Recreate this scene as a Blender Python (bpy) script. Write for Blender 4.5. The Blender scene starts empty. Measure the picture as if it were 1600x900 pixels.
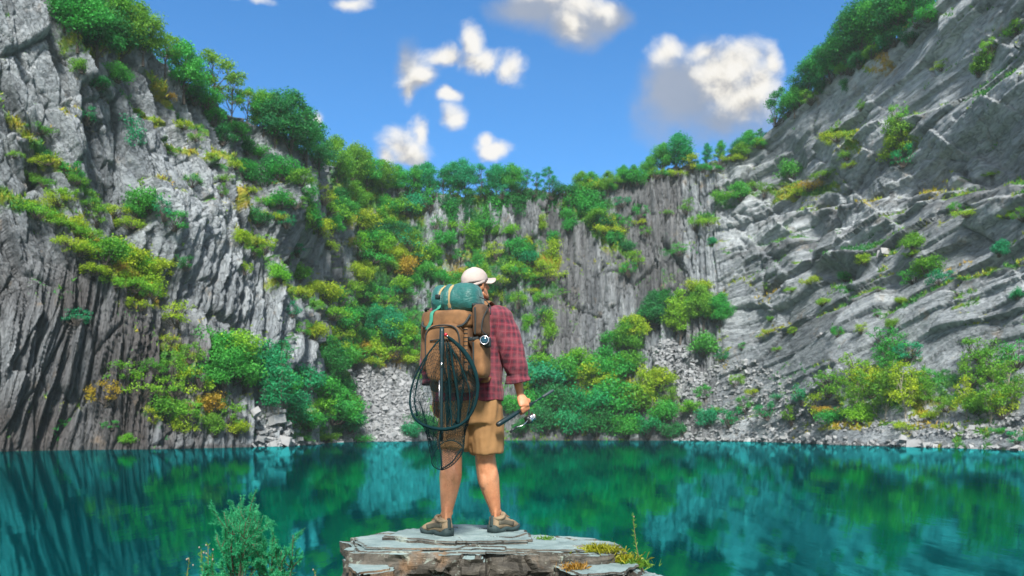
import bpy, bmesh, math, random
import numpy as np
from mathutils import Vector, Matrix

rng = np.random.default_rng(11)
random.seed(11)
scene = bpy.context.scene
COL = scene.collection
R = math.radians

# ------------------------------------------------------------------ camera
FOC, HOR, CZ = 1256.0, 670.0, 2.2          # focal length and horizon row for a 1600 px wide frame, eye height above the water

def W(px, py, Y):
    return np.array([(px - 800.0) / FOC * Y, Y, CZ + (HOR - py) / FOC * Y])

cam_d = bpy.data.cameras.new('camera')
cam = bpy.data.objects.new('camera', cam_d)
COL.objects.link(cam)
cam.location = (0, 0, CZ)
cam.rotation_euler = (R(90), 0, 0)
cam_d.sensor_width = 36.0
cam_d.lens = FOC / 1600.0 * 36.0
cam_d.shift_y = (HOR - 450.0) / 1600.0
cam_d.clip_start = 0.1
cam_d.clip_end = 3000.0
scene.camera = cam
cam_d.dof.use_dof = True            # focused on the man; the walls go slightly soft
cam_d.dof.focus_distance = 5.45
cam_d.dof.aperture_fstop = 3.4

# ------------------------------------------------------------------ numpy noise
def _h(ix, iy, iz, seed):
    n = (ix.astype(np.int64) * 374761393 + iy.astype(np.int64) * 668265263 + iz.astype(np.int64) * 2147483647 * 3 + seed * 974634677) & 0xFFFFFFFF
    n = ((n ^ (n >> 13)) * 1274126177) & 0xFFFFFFFF
    n = ((n ^ (n >> 16)) * 2246822519) & 0xFFFFFFFF
    n = n ^ (n >> 15)
    return (n & 0xFFFFFF) / float(0x1000000)

def vnoise(x, y, z=None, seed=0):
    if z is None: z = np.zeros_like(x)
    xi, yi, zi = np.floor(x).astype(np.int64), np.floor(y).astype(np.int64), np.floor(z).astype(np.int64)
    fx, fy, fz = x - xi, y - yi, z - zi
    fx, fy, fz = [t * t * t * (t * (t * 6 - 15) + 10) for t in (fx, fy, fz)]
    r = 0
    flat = not np.any(zi) and not np.any(fz)
    for dz in ((0,) if flat else (0, 1)):
        wz = 1.0 if flat else (fz if dz else 1 - fz)
        for dy in (0, 1):
            wy = fy if dy else 1 - fy
            for dx in (0, 1):
                wx = fx if dx else 1 - fx
                r = r + _h(xi + dx, yi + dy, zi + dz, seed) * wx * wy * wz
    return r

def fbm(x, y, z=None, seed=0, octv=4, gain=0.5):
    a, s, n = 1.0, 0.0, 0.0
    for o in range(octv):
        k = 2.0 ** o
        s = s + a * vnoise(x * k + 17.3 * o, y * k - 9.1 * o, None if z is None else z * k + 4.7 * o, seed + o)
        n += a
        a *= gain
    return s / n - 0.5

def vor(x, y, seed):
    """nearest jittered cell: three random numbers of the cell, vector to its point, F2 - F1"""
    xi, yi = np.floor(x).astype(np.int64), np.floor(y).astype(np.int64)
    z0 = np.zeros_like(xi)
    b1 = np.full(x.shape, 9e9); b2 = np.full(x.shape, 9e9)
    bx = np.zeros(x.shape, np.int64); by = np.zeros(x.shape, np.int64)
    dxs = np.zeros(x.shape); dys = np.zeros(x.shape)
    for oy in (-1, 0, 1):
        for ox in (-1, 0, 1):
            cx, cy = xi + ox, yi + oy
            px = cx + 0.1 + 0.8 * _h(cx, cy, z0, seed); py = cy + 0.1 + 0.8 * _h(cx, cy, z0, seed + 1)
            dx, dy = x - px, y - py
            d = np.sqrt(dx * dx + dy * dy)
            near = d < b1
            b2 = np.where(near, b1, np.minimum(b2, d))
            b1 = np.where(near, d, b1)
            bx = np.where(near, cx, bx); by = np.where(near, cy, by)
            dxs = np.where(near, dx, dxs); dys = np.where(near, dy, dys)
    return _h(bx, by, z0, seed + 2), _h(bx, by, z0, seed + 3), _h(bx, by, z0, seed + 4), dxs, dys, b2 - b1

def sstep(a, b, x):
    t = np.clip((x - a) / (b - a), 0, 1)
    return t * t * (3 - 2 * t)

# ------------------------------------------------------------------ objects
ORIG = {}

def fast_mesh(name, V, F):
    me = bpy.data.meshes.new(name)
    V = np.asarray(V, np.float32); F = np.asarray(F, np.int32)
    k = F.shape[1]
    me.vertices.add(len(V)); me.vertices.foreach_set('co', V.ravel())
    me.loops.add(F.size); me.loops.foreach_set('vertex_index', F.ravel())
    me.polygons.add(len(F)); me.polygons.foreach_set('loop_start', np.arange(0, F.size, k, dtype=np.int32))
    me.update(calc_edges=True)
    return me

def add_attr(me, name, arr, kind='FLOAT'):
    at = me.attributes.new(name, kind, 'POINT')
    at.data.foreach_set('value' if kind == 'FLOAT' else 'vector', np.asarray(arr, np.float32).ravel())

def tag(o, label=None, cat=None, group=None, kind=None):
    if label: o['label'] = label
    if cat: o['category'] = cat
    if group: o['group'] = group
    if kind: o['kind'] = kind
    return o

def empty(name, loc):
    o = bpy.data.objects.new(name, None)
    COL.objects.link(o)
    o.empty_display_size = 0.1
    o.location = loc
    ORIG[o.name] = np.array(loc, float)
    return o

def mobj(name, V, F, mat=None, parent=None, smooth=True, origin=None):
    """one mesh object from world coordinates; F is an (n,k) array or a list of faces"""
    V = np.asarray(V, float)
    if parent is not None: base = ORIG[parent.name]
    elif origin is not None: base = np.array(origin, float)
    else: base = np.array([V[:, 0].mean(), V[:, 1].mean(), V[:, 2].min()])
    loc = base
    if parent is not None: loc = np.zeros(3); 
    Vl = V - base
    if isinstance(F, np.ndarray): me = fast_mesh(name, Vl, F)
    else:
        me = bpy.data.meshes.new(name)
        me.from_pydata([tuple(v) for v in Vl], [], [tuple(int(i) for i in f) for f in F])
    if smooth:
        me.polygons.foreach_set('use_smooth', np.ones(len(me.polygons), bool))
    me.update()
    o = bpy.data.objects.new(name, me)
    COL.objects.link(o)
    o.location = loc
    if parent is not None: o.parent = parent
    ORIG[o.name] = base.copy()
    for m in (mat if isinstance(mat, (list, tuple)) else [mat]):
        if m: me.materials.append(m)
    return o

def join(parts):
    V, F, n = [], [], 0
    for v, f in parts:
        v = np.asarray(v, float)
        V.append(v)
        F += [tuple(int(i) + n for i in q) for q in f]
        n += len(v)
    return np.concatenate(V), F

def nrm(v):
    v = np.asarray(v, float)
    return v / (np.linalg.norm(v) + 1e-12)

def spline(pts, n):
    """Catmull-Rom through pts, n samples; pts may have any number of columns"""
    P = np.asarray(pts, float)
    m = len(P)
    if m < 3:
        t = np.linspace(0, 1, n)[:, None]
        return P[0] * (1 - t) + P[-1] * t
    Q = np.vstack([2 * P[0] - P[1], P, 2 * P[-1] - P[-2]])
    u = np.linspace(0, m - 1 - 1e-9, n)
    i = u.astype(int); t = (u - i)[:, None]
    a, b, c, d = Q[i], Q[i + 1], Q[i + 2], Q[i + 3]
    return 0.5 * (2 * b + (c - a) * t + (2 * a - 5 * b + 4 * c - d) * t ** 2 + (3 * b - a - 3 * c + d) * t ** 3)

def tube(path, ra, rb=None, n=12, ref=(1, 0, 0), cap=True, closed=False, pw=1.0):
    """rings round a path; ra along the reference axis, rb across it; pw<1 squares the section"""
    P = np.asarray(path, float); m = len(P)
    ra = np.broadcast_to(np.asarray(ra, float), (m,))
    rb = ra if rb is None else np.broadcast_to(np.asarray(rb, float), (m,))
    if closed: T = np.roll(P, -1, 0) - np.roll(P, 1, 0)
    else: T = np.gradient(P, axis=0)
    V = []
    ang = np.linspace(0, 2 * np.pi, n, endpoint=False)
    ca = np.sign(np.cos(ang)) * np.abs(np.cos(ang)) ** pw; sa = np.sign(np.sin(ang)) * np.abs(np.sin(ang)) ** pw
    a = None
    for i in range(m):
        t = nrm(T[i])
        r0 = np.asarray(ref, float) if a is None or ref is not None else a
        a = r0 - t * np.dot(r0, t)
        if np.linalg.norm(a) < 1e-3: a = np.array([0, 1, 0.]) - t * t[1]
        a = nrm(a); b = np.cross(t, a)
        V.append(P[i] + np.outer(ca * ra[i], a) + np.outer(sa * rb[i], b))
    V = np.concatenate(V)
    F = []
    for i in range(m if closed else m - 1):
        i2 = (i + 1) % m
        for j in range(n):
            j2 = (j + 1) % n
            F.append((i * n + j, i * n + j2, i2 * n + j2, i2 * n + j))
    if cap and not closed:
        F.append(tuple(range(n - 1, -1, -1)))
        F.append(tuple((m - 1) * n + j for j in range(n)))
    return V, F

def ellipsoid(c, rad, axes=None, nu=20, nv=14, e1=1.0, e2=1.0):
    """superellipsoid: e1 shapes the vertical section, e2 the horizontal one (small = boxy)"""
    A = np.eye(3) if axes is None else np.asarray(axes, float)
    sp = lambda x, e: np.sign(x) * np.abs(x) ** e
    V = []
    for i in range(1, nv):
        ph = -np.pi / 2 + np.pi * i / nv
        for j in range(nu):
            th = 2 * np.pi * j / nu
            V.append((sp(np.cos(ph), e1) * sp(np.cos(th), e2) * rad[0], sp(np.cos(ph), e1) * sp(np.sin(th), e2) * rad[1], sp(np.sin(ph), e1) * rad[2]))
    V += [(0, 0, -rad[2]), (0, 0, rad[2])]
    V = np.array(V) @ A + np.asarray(c, float)
    F = []
    for i in range(nv - 2):
        for j in range(nu):
            j2 = (j + 1) % nu
            F.append((i * nu + j, i * nu + j2, (i + 1) * nu + j2, (i + 1) * nu + j))
    s, t = (nv - 1) * nu, (nv - 1) * nu + 1
    for j in range(nu):
        j2 = (j + 1) % nu
        F.append((s, j2, j)); F.append((t, (nv - 2) * nu + j, (nv - 2) * nu + j2))
    return V, F

def vnormals(V, F):
    N = np.zeros_like(V)
    if isinstance(F, np.ndarray) and F.shape[1] == 4:
        n = np.cross(V[F[:, 2]] - V[F[:, 0]], V[F[:, 3]] - V[F[:, 1]])
        for k in range(4): np.add.at(N, F[:, k], n)
    else:
        for f in F:
            n = np.cross(V[f[1]] - V[f[0]], V[f[2]] - V[f[0]])
            for i in f: N[i] += n
    return N / (np.linalg.norm(N, axis=1, keepdims=True) + 1e-12)

def remesh(parts, voxel, smooth=4, fac=0.5):
    """melt closed shapes into one continuous surface"""
    V, F = join(parts)
    me = bpy.data.meshes.new('melt')
    me.from_pydata([tuple(v) for v in V], [], F)
    o = bpy.data.objects.new('melt', me)
    COL.objects.link(o)
    m = o.modifiers.new('r', 'REMESH'); m.mode = 'VOXEL'; m.voxel_size = voxel
    if smooth:
        s = o.modifiers.new('s', 'SMOOTH'); s.iterations = smooth; s.factor = fac
    dg = bpy.context.evaluated_depsgraph_get()
    dg.update()
    ev = o.evaluated_get(dg)
    em = ev.to_mesh()
    Vo = np.empty(len(em.vertices) * 3); em.vertices.foreach_get('co', Vo)
    Fo = [tuple(p.vertices) for p in em.polygons]
    ev.to_mesh_clear()
    bpy.data.objects.remove(o); bpy.data.meshes.remove(me)
    F4 = np.array([f for f in Fo if len(f) == 4]); 
    return Vo.reshape(-1, 3), (F4 if len(F4) == len(Fo) else Fo)

# ------------------------------------------------------------------ materials
def new_mat(name):
    m = bpy.data.materials.new(name); m.use_nodes = True
    nt = m.node_tree
    return m, nt, nt.nodes['Principled BSDF'], nt.nodes['Material Output']

def nd(nt, kind, ins=None, **props):
    n = nt.nodes.new(kind)
    for k, v in props.items(): setattr(n, k, v)
    for k, v in (ins or {}).items():
        s = n.inputs[k]
        if hasattr(v, 'links') or isinstance(v, bpy.types.NodeSocket): nt.links.new(v, s)
        else: s.default_value = v
    return n

def math_n(nt, op, a, b=None, c=None, clamp=False):
    n = nt.nodes.new('ShaderNodeMath'); n.operation = op; n.use_clamp = clamp
    for i, v in enumerate((a, b, c)):
        if v is None: continue
        if isinstance(v, bpy.types.NodeSocket): nt.links.new(v, n.inputs[i])
        else: n.inputs[i].default_value = v
    return n.outputs[0]

def vmath(nt, op, a, b=None):
    n = nt.nodes.new('ShaderNodeVectorMath'); n.operation = op
    for i, v in enumerate((a, b)):
        if v is None: continue
        if isinstance(v, bpy.types.NodeSocket): nt.links.new(v, n.inputs[i])
        else: n.inputs[i].default_value = v
    return n.outputs['Value'] if op in ('LENGTH', 'DOT_PRODUCT') else n.outputs['Vector']

def mixc(nt, fac, a, b, mode='MIX'):
    n = nt.nodes.new('ShaderNodeMix'); n.data_type = 'RGBA'; n.blend_type = mode
    for s, v in ((n.inputs[0], fac), (n.inputs[6], a), (n.inputs[7], b)):
        if isinstance(v, bpy.types.NodeSocket): nt.links.new(v, s)
        elif isinstance(v, (tuple, list)): s.default_value = tuple(v) + ((1,) if len(v) == 3 else ())
        else: s.default_value = v
    return n.outputs[2]

def ramp(nt, fac, stops, interp='LINEAR'):
    n = nt.nodes.new('ShaderNodeValToRGB'); n.color_ramp.interpolation = interp
    e = n.color_ramp.elements
    while len(e) < len(stops): e.new(0.5)
    for i, (p, c) in enumerate(stops):
        e[i].position = p
        e[i].color = (c, c, c, 1) if isinstance(c, (int, float)) else tuple(c) + (1,)
    nt.links.new(fac, n.inputs[0])
    return n.outputs[0]

def noise_n(nt, vec, scale, detail=4, rough=0.55, dist=0.0):
    n = nt.nodes.new('ShaderNodeTexNoise')
    n.inputs['Scale'].default_value = scale; n.inputs['Detail'].default_value = detail
    n.inputs['Roughness'].default_value = rough; n.inputs['Distortion'].default_value = dist
    if vec is not None: nt.links.new(vec, n.inputs['Vector'])
    return n.outputs['Fac']

def bump(nt, bs, height, strength, dist):
    n = nd(nt, 'ShaderNodeBump', {'Strength': strength, 'Distance': dist, 'Height': height})
    nt.links.new(n.outputs[0], bs.inputs['Normal'])
    return n

def cloth_mat(name, col, var=0.25, rough=0.85, bscale=260.0, bstr=0.25, sheen=0.0):
    m, nt, bs, out = new_mat(name)
    tc = nd(nt, 'ShaderNodeTexCoord').outputs['Object']
    n1 = noise_n(nt, tc, 9.0, 5)
    c = mixc(nt, ramp(nt, n1, [(0.3, 0.0), (0.7, 1.0)]), tuple(x * (1 - var) for x in col), tuple(min(1, x * (1 + var)) for x in col))
    nt.links.new(c, bs.inputs['Base Color'])
    bs.inputs['Roughness'].default_value = rough
    if sheen: bs.inputs['Sheen Weight'].default_value = sheen
    n2 = noise_n(nt, tc, bscale, 2); n3 = noise_n(nt, tc, 28.0, 4)
    bump(nt, bs, math_n(nt, 'ADD', n2, math_n(nt, 'MULTIPLY', n3, 2.0)), bstr, 0.004)
    return m

def plain_mat(name, col, rough=0.5, metal=0.0, var=0.15):
    m, nt, bs, out = new_mat(name)
    tc = nd(nt, 'ShaderNodeTexCoord').outputs['Object']
    n1 = noise_n(nt, tc, 30.0, 4)
    c = mixc(nt, n1, tuple(x * (1 - var) for x in col), tuple(min(1, x * (1 + var)) for x in col))
    nt.links.new(c, bs.inputs['Base Color'])
    bs.inputs['Roughness'].default_value = rough; bs.inputs['Metallic'].default_value = metal
    return m
# ------------------------------------------------------------------ sky, clouds, sun
SUN_AZ, SUN_EL = 176.0, 47.0        # azimuth clockwise from +Y (ahead): behind the camera

def make_world():
    w = bpy.data.worlds.new('World'); scene.world = w; w.use_nodes = True
    nt = w.node_tree
    bg = nt.nodes['Background']; 
    sky = nd(nt, 'ShaderNodeTexSky', sky_type='NISHITA', sun_disc=False, sun_elevation=R(SUN_EL), sun_rotation=R(SUN_AZ),
             altitude=1200.0, air_density=1.0, dust_density=0.3, ozone_density=3.0)
    # cloud fields over sky directions (x/y, z/y): sunlit heads and the grey bodies behind them
    def make_field(name, blobs, k):
        g = bpy.data.node_groups.new(name, 'ShaderNodeTree')
        g.interface.new_socket('P', in_out='INPUT', socket_type='NodeSocketVector')
        g.interface.new_socket('F', in_out='OUTPUT', socket_type='NodeSocketFloat')
        gi = g.nodes.new('NodeGroupInput'); go = g.nodes.new('NodeGroupOutput')
        acc = None
        for px, py, rx, ry in blobs:
            d = vmath(g, 'SUBTRACT', gi.outputs[0], ((px - 800) / FOC, (HOR - py) / FOC, 0))
            d = vmath(g, 'MULTIPLY', d, (FOC / rx, FOC / ry, 0))
            l = math_n(g, 'SUBTRACT', 1.0, vmath(g, 'LENGTH', d))
            acc = l if acc is None else math_n(g, 'SMOOTH_MAX', acc, l, k)
        g.links.new(acc, go.inputs[0])
        return g
    HEADS = [(1148,104,64,48),(1118,116,58,44),(1190,134,44,52),(1158,154,66,46),(1096,88,30,28),(1130,140,50,40),(1040,76,36,32),(1200,105,26,30),
             (905,8,66,34),(880,-6,80,26),(895,40,34,34),(935,16,40,26),
             (690,96,66,24),(746,66,30,36),(795,110,42,32),(752,96,50,26),(655,118,36,30),(636,140,20,34),(702,150,26,16),(715,186,26,28),
             (628,228,50,36),(652,204,22,32),(606,242,30,22),(770,238,40,22),(758,224,18,18),(495,195,18,22),(552,6,40,18),(380,-2,50,10),
             (-160,120,120,60),(1820,60,140,70),(300,-160,180,60),(1000,-230,220,70),(620,-330,200,60),(1500,-380,240,80)]
    BODIES = [(1085,150,104,96),(1130,185,110,64),(1056,140,64,74),(1165,165,84,64),(1130,130,90,70),(850,14,100,46),(890,40,70,50),(940,30,60,36),(640,104,26,50),(640,246,30,16)]
    gH, gB = make_field('cloud_heads', HEADS, 0.25), make_field('cloud_bodies', BODIES, 0.35)
    tc = nd(nt, 'ShaderNodeTexCoord').outputs['Generated']
    sx = nd(nt, 'ShaderNodeSeparateXYZ', {0: tc})
    yy = math_n(nt, 'MAXIMUM', sx.outputs[1], 0.08)
    p = nd(nt, 'ShaderNodeCombineXYZ', {0: math_n(nt, 'DIVIDE', sx.outputs[0], yy), 1: math_n(nt, 'DIVIDE', sx.outputs[2], yy), 2: 0.0}).outputs[0]
    wv = nd(nt, 'ShaderNodeTexNoise', {'Vector': p, 'Scale': 14.0, 'Detail': 4.0}).outputs['Color']
    p2 = vmath(nt, 'ADD', p, vmath(nt, 'MULTIPLY', vmath(nt, 'SUBTRACT', wv, (0.5, 0.5, 0.5)), (0.045, 0.045, 0)))
    def field(g, v):
        n = nt.nodes.new('ShaderNodeGroup'); n.node_tree = g
        nt.links.new(v, n.inputs[0]); return n.outputs[0]
    fwd = nd(nt, 'ShaderNodeMapRange', {'Value': sx.outputs[1], 'From Min': 0.1, 'From Max': 0.25}).outputs[0]
    up = nd(nt, 'ShaderNodeMapRange', {'Value': sx.outputs[2], 'From Min': 0.0, 'From Max': 0.1}).outputs[0]
    fu = math_n(nt, 'MULTIPLY', fwd, up)
    n0 = noise_n(nt, p, 20.0, 9, 0.58, 0.35)
    n1 = noise_n(nt, vmath(nt, 'ADD', p, (0.006, 0.012, 0)), 20.0, 9, 0.58, 0.35)
    nb0 = noise_n(nt, p, 9.0, 6, 0.55, 0.2)
    dH = math_n(nt, 'ADD', field(gH, p2), math_n(nt, 'MULTIPLY', math_n(nt, 'SUBTRACT', n0, 0.5), 1.7))
    dB = math_n(nt, 'ADD', field(gB, p2), math_n(nt, 'MULTIPLY', math_n(nt, 'SUBTRACT', nb0, 0.5), 1.2))
    aH = nd(nt, 'ShaderNodeMapRange', {'Value': dH, 'From Min': 0.0, 'From Max': 0.85}, interpolation_type='SMOOTHSTEP').outputs[0]
    aB = nd(nt, 'ShaderNodeMapRange', {'Value': dB, 'From Min': -0.02, 'From Max': 0.72}, interpolation_type='SMOOTHSTEP').outputs[0]
    aH = math_n(nt, 'MULTIPLY', aH, math_n(nt, 'MULTIPLY', fu, 0.96)); aB = math_n(nt, 'MULTIPLY', aB, math_n(nt, 'MULTIPLY', fu, 0.88))
    sh = math_n(nt, 'ADD', math_n(nt, 'MULTIPLY', math_n(nt, 'SUBTRACT', field(gH, p2), field(gH, vmath(nt, 'ADD', p2, (0.016, 0.026, 0)))), 0.55), math_n(nt, 'MULTIPLY', math_n(nt, 'SUBTRACT', n0, n1), 3.0))
    shade = nd(nt, 'ShaderNodeMapRange', {'Value': sh, 'From Min': -0.60, 'From Max': 0.60}, interpolation_type='SMOOTHSTEP').outputs[0]
    headc = ramp(nt, shade, [(0.0, (0.50, 0.49, 0.50)), (0.40, (0.80, 0.76, 0.71)), (0.70, (0.98, 0.93, 0.85)), (1.0, (1.04, 1.0, 0.94))])
    bodyc = mixc(nt, nb0, (0.27, 0.32, 0.42), (0.50, 0.52, 0.58))
    def gain(c):
        v = vmath(nt, 'SCALE', c); v.node.inputs['Scale'].default_value = CLOUD_GAIN; return v
    hs = nd(nt, 'ShaderNodeHueSaturation', {'Hue': 0.5, 'Saturation': 1.3, 'Value': 0.90, 'Color': sky.outputs[0]}).outputs[0]
    clouded = mixc(nt, aH, mixc(nt, aB, hs, gain(bodyc)), gain(headc))
    # unseen broken cloud, added overhead and behind the viewer to make ambient light neutral
    nb = noise_n(nt, vmath(nt, 'MULTIPLY', tc, (1.0, 1.0, 1.6)), 2.6, 7, 0.6)
    hi = nd(nt, 'ShaderNodeMapRange', {'Value': math_n(nt, 'DIVIDE', sx.outputs[2], yy), 'From Min': 0.60, 'From Max': 0.95}).outputs[0]
    rest = math_n(nt, 'MAXIMUM', hi, math_n(nt, 'SUBTRACT', 1.0, fwd))
    a2 = math_n(nt, 'MULTIPLY', ramp(nt, nb, [(0.40, 0.0), (0.56, 0.95)]), math_n(nt, 'MULTIPLY', rest, up))
    c2 = vmath(nt, 'SCALE', ramp(nt, nb, [(0.40, (0.95, 0.92, 0.88)), (0.75, (0.62, 0.62, 0.64))])); c2.node.inputs['Scale'].default_value = CLOUD_GAIN
    skyc = mixc(nt, a2, clouded, c2)
    nt.links.new(skyc, bg.inputs[0])
    bg.inputs[1].default_value = SKY_STRENGTH

SKY_STRENGTH = 0.118
CLOUD_GAIN = 4.0
make_world()

sun_d = bpy.data.lights.new('sun', 'SUN')
sun_d.energy = 3.9; sun_d.angle = R(9.0); sun_d.color = (1.0, 0.95, 0.87)
sun = bpy.data.objects.new('sun', sun_d); COL.objects.link(sun)
_d = Vector((math.sin(R(SUN_AZ)) * math.cos(R(SUN_EL)), math.cos(R(SUN_AZ)) * math.cos(R(SUN_EL)), math.sin(R(SUN_EL))))
sun.rotation_euler = _d.to_track_quat('Z', 'Y').to_euler()
sun.location = (30, -20, 60)

scene.view_settings.view_transform = 'Standard'
scene.view_settings.look = 'None'
scene.view_settings.exposure = 1.04
scene.view_settings.gamma = 1.0
scene.view_settings.use_curve_mapping = False
scene.cycles.use_denoising = True
scene.cycles.max_bounces = 6
scene.cycles.transparent_max_bounces = 8
scene.cycles.caustics_reflective = False
scene.cycles.caustics_refractive = False
# ------------------------------------------------------------------ quarry walls
# one depth profile per bearing: px | distance at the water | (row, distance) at the foot of the steep wall | (row, distance) at the rim
PROF = np.array([
    (-700, 56, 430, 57, -380, 60), (-300, 66, 470, 67, -300, 71), (0, 78, 560, 79.5, -180, 86), (110, 82, 560, 84, -60, 92), (200, 84, 560, 86.5, 40, 97),
    (250, 86, 560, 89.5, 95, 101), (330, 92, 560, 96, 150, 110), (400, 97, 570, 101, 185, 120), (450, 102, 580, 106, 220, 126),
    (490, 112, 570, 119, 250, 136), (525, 128, 560, 140, 258, 150), (560, 137, 566, 154, 270, 164), (640, 140, 575, 158, 292, 171),
    (665, 144, 590, 160, 302, 172), (700, 150, 590, 161, 303, 172), (800, 152, 585, 162, 302, 173), (900, 152, 580, 162, 297, 174), (1000, 151, 575, 160, 272, 175),
    (1060, 149, 575, 157, 262, 175), (1120, 145, 575, 152, 252, 171), (1180, 138, 560, 147, 222, 166), (1230, 128, 550, 139, 170, 160), (1300, 110, 545, 124, 112, 150),
    (1350, 105, 545, 119, 90, 142), (1400, 100, 540, 115, 62, 136), (1450, 95, 540, 111, 22, 127), (1520, 88, 540, 105, -55, 119), (1600, 80, 540, 98, -150, 112),
    (1900, 63, 500, 78, -400, 96), (2400, 48, 470, 58, -620, 80)])

def cliff_grid():
    px = np.concatenate([np.arange(-700, -60, 9.0), np.arange(-60, 1662, 1.5), np.arange(1662, 2400, 9.0)])
    c = [np.interp(px, PROF[:, 0], PROF[:, k]) for k in range(6)]
    k = np.exp(-np.linspace(-2, 2, 25) ** 2); k /= k.sum()
    sm = lambda a: np.convolve(np.pad(a, 12, mode='edge'), k, mode='valid')
    c = [sm(a) for a in c]
    yb, mrow, ym, trow, yt = c[1:]
    trow = trow + 16 * fbm(px / 26.0, px * 0, seed=5, octv=4) * sstep(1000, 700, np.abs(px - 700) + 500) + 7 * fbm(px / 15.0, px * 0, seed=6, octv=3)
    brow = HOR + CZ * FOC / yb
    nr = 430
    v = np.linspace(0, 1, nr)[:, None]
    row = brow[None] * (1 - v) + trow[None] * v
    # distance along the row: water -> foot -> rim with an eased knee
    t1 = np.clip((brow - row) / (brow - mrow), 0, None)
    lo = yb + (ym - yb) * np.minimum(t1, 1)
    t2 = (mrow - row) / (mrow - trow)
    hi = ym + (yt - ym) * np.clip(t2, 0, 1)
    Y = np.where(row > mrow, lo, hi)
    # soften the knee
    kv = np.hanning(31); kv /= kv.sum()
    Yp = np.pad(Y, ((15, 15), (0, 0)), mode='reflect', reflect_type='odd')
    Y = sum(kv[i] * Yp[i:i + nr] for i in range(31))
    X = (px[None] - 800) / FOC * Y
    Z = CZ + (HOR - row) / FOC * Y
    P = np.stack([X, Y, Z], -1)
    return px, row, P, brow, trow, mrow

px, row, P, brow, trow, mrow = cliff_grid()
nr, nc = row.shape
dj = np.gradient(P, axis=1); di = np.gradient(P, axis=0)
# smooth normals (for large moves) point out of the rock
N = np.cross(dj, di); N /= np.linalg.norm(N, axis=-1, keepdims=True)
if (N * P).sum() > 0: N = -N
midrow = nr // 2
s1 = np.concatenate([[0], np.cumsum(np.linalg.norm(np.diff(P[midrow, :, :2], axis=0), axis=1))])
S = np.broadcast_to(s1[None], row.shape); Hh = P[..., 2]
PX = np.broadcast_to(px[None], row.shape)
wl = sstep(540, 470, PX); wr = sstep(1085, 1150, PX); wb = 1 - wl - wr
mpp = P[..., 1] / FOC                                  # metres per pixel at each point

disp = np.zeros(row.shape); veg = np.zeros(row.shape); dark = np.zeros(row.shape)

# rock ledges: the wall above each line steps back and carries soil and grass   (points, step depth, width of the green, amount of the green)
LEDGES = [
    ([(-60, 120), (0, 150), (60, 205), (110, 262), (160, 305), (215, 335)], 2.2, 16, 0.9),
    ([(-60, 300), (30, 322), (90, 352), (160, 395), (220, 438), (262, 478)], 3.6, 24, 1.15),
    ([(232, 108), (280, 172), (330, 218), (372, 272), (424, 325)], 2.2, 9, 1.1),
    ([(255, 215), (330, 262), (400, 352), (440, 432), (505, 482)], 1.8, 13, 0.75),
    ([(190, 148), (230, 178), (262, 204)], 1.0, 8, 0.9),
    ([(360, 370), (400, 382), (430, 398)], 1.4, 13, 1.0),
    ([(425, 445), (460, 455), (500, 478)], 1.6, 22, 1.1),
    ([(640, 440), (720, 430), (800, 408), (880, 412)], 1.4, 16, 0.9),
    ([(880, 300), (905, 340), (950, 378), (1000, 410)], 1.2, 14, 1.0),
    ([(1080, 348), (1130, 318), (1190, 296), (1240, 280)], 1.6, 13, 0.8),
    ([(1190, 318), (1240, 298), (1290, 284)], 1.3, 9, 0.9),
    ([(1180, 345), (1290, 318), (1400, 300), (1500, 290), (1620, 232)], 1.8, 4, 0.25),
    ([(1130, 398), (1240, 372), (1330, 345), (1420, 318), (1620, 268)], 1.5, 5, 0.3),
    ([(1240, 412), (1290, 398), (1345, 382), (1420, 352), (1500, 320), (1620, 300)], 2.2, 4, 0.35),
    ([(1150, 262), (1240, 228), (1330, 205), (1450, 170), (1620, 110)], 1.2, 6, 0.35),
    ([(1280, 215), (1320, 208), (1345, 212)], 0.9, 12, 0.9),
    ([(1380, 505), (1440, 462), (1520, 432), (1620, 402)], 2.4, 7, 0.7),
    ([(1140, 545), (1240, 505), (1320, 470), (1400, 440)], 1.6, 8, 0.35),
    ([(1270, 672), (1400, 664), (1500, 668), (1620, 676)], 1.2, 7, 0.8),
    ([(1330, 96), (1385, 68), (1440, 30), (1475, -8)], 1.0, 11, 0.9),
]
for pts, depth, wid, amt in LEDGES:
    q = np.array(pts, float)
    yl = np.interp(px, q[:, 0], q[:, 1]) + 9 * fbm(px / 22.0, px * 0 + q[0, 1], seed=31, octv=3)
    w = sstep(q[0, 0] - 12, q[0, 0] + 14, px) * sstep(q[-1, 0] + 12, q[-1, 0] - 14, px)
    d = (yl[None] - row) * mpp                          # metres above the line
    var = 0.55 + 0.9 * vnoise(px / 40.0, px * 0 + q[0, 0], seed=33)
    st = sstep(0, 1.1, d) * (1 - sstep(4, 13, d)) * (w * var)[None]
    disp -= depth * st
    dpx = yl[None] - row
    nz = vnoise(PX / 17.0, row / 12.0, seed=34)
    veg = np.maximum(veg, amt * w[None] * np.exp(-((dpx - wid * 0.25) / wid) ** 2) * (0.55 + 0.9 * nz))
    dark = np.maximum(dark, 0.5 * w[None] * np.exp(-((dpx + 5) / 5.0) ** 2) * (depth > 1.3))

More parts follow.
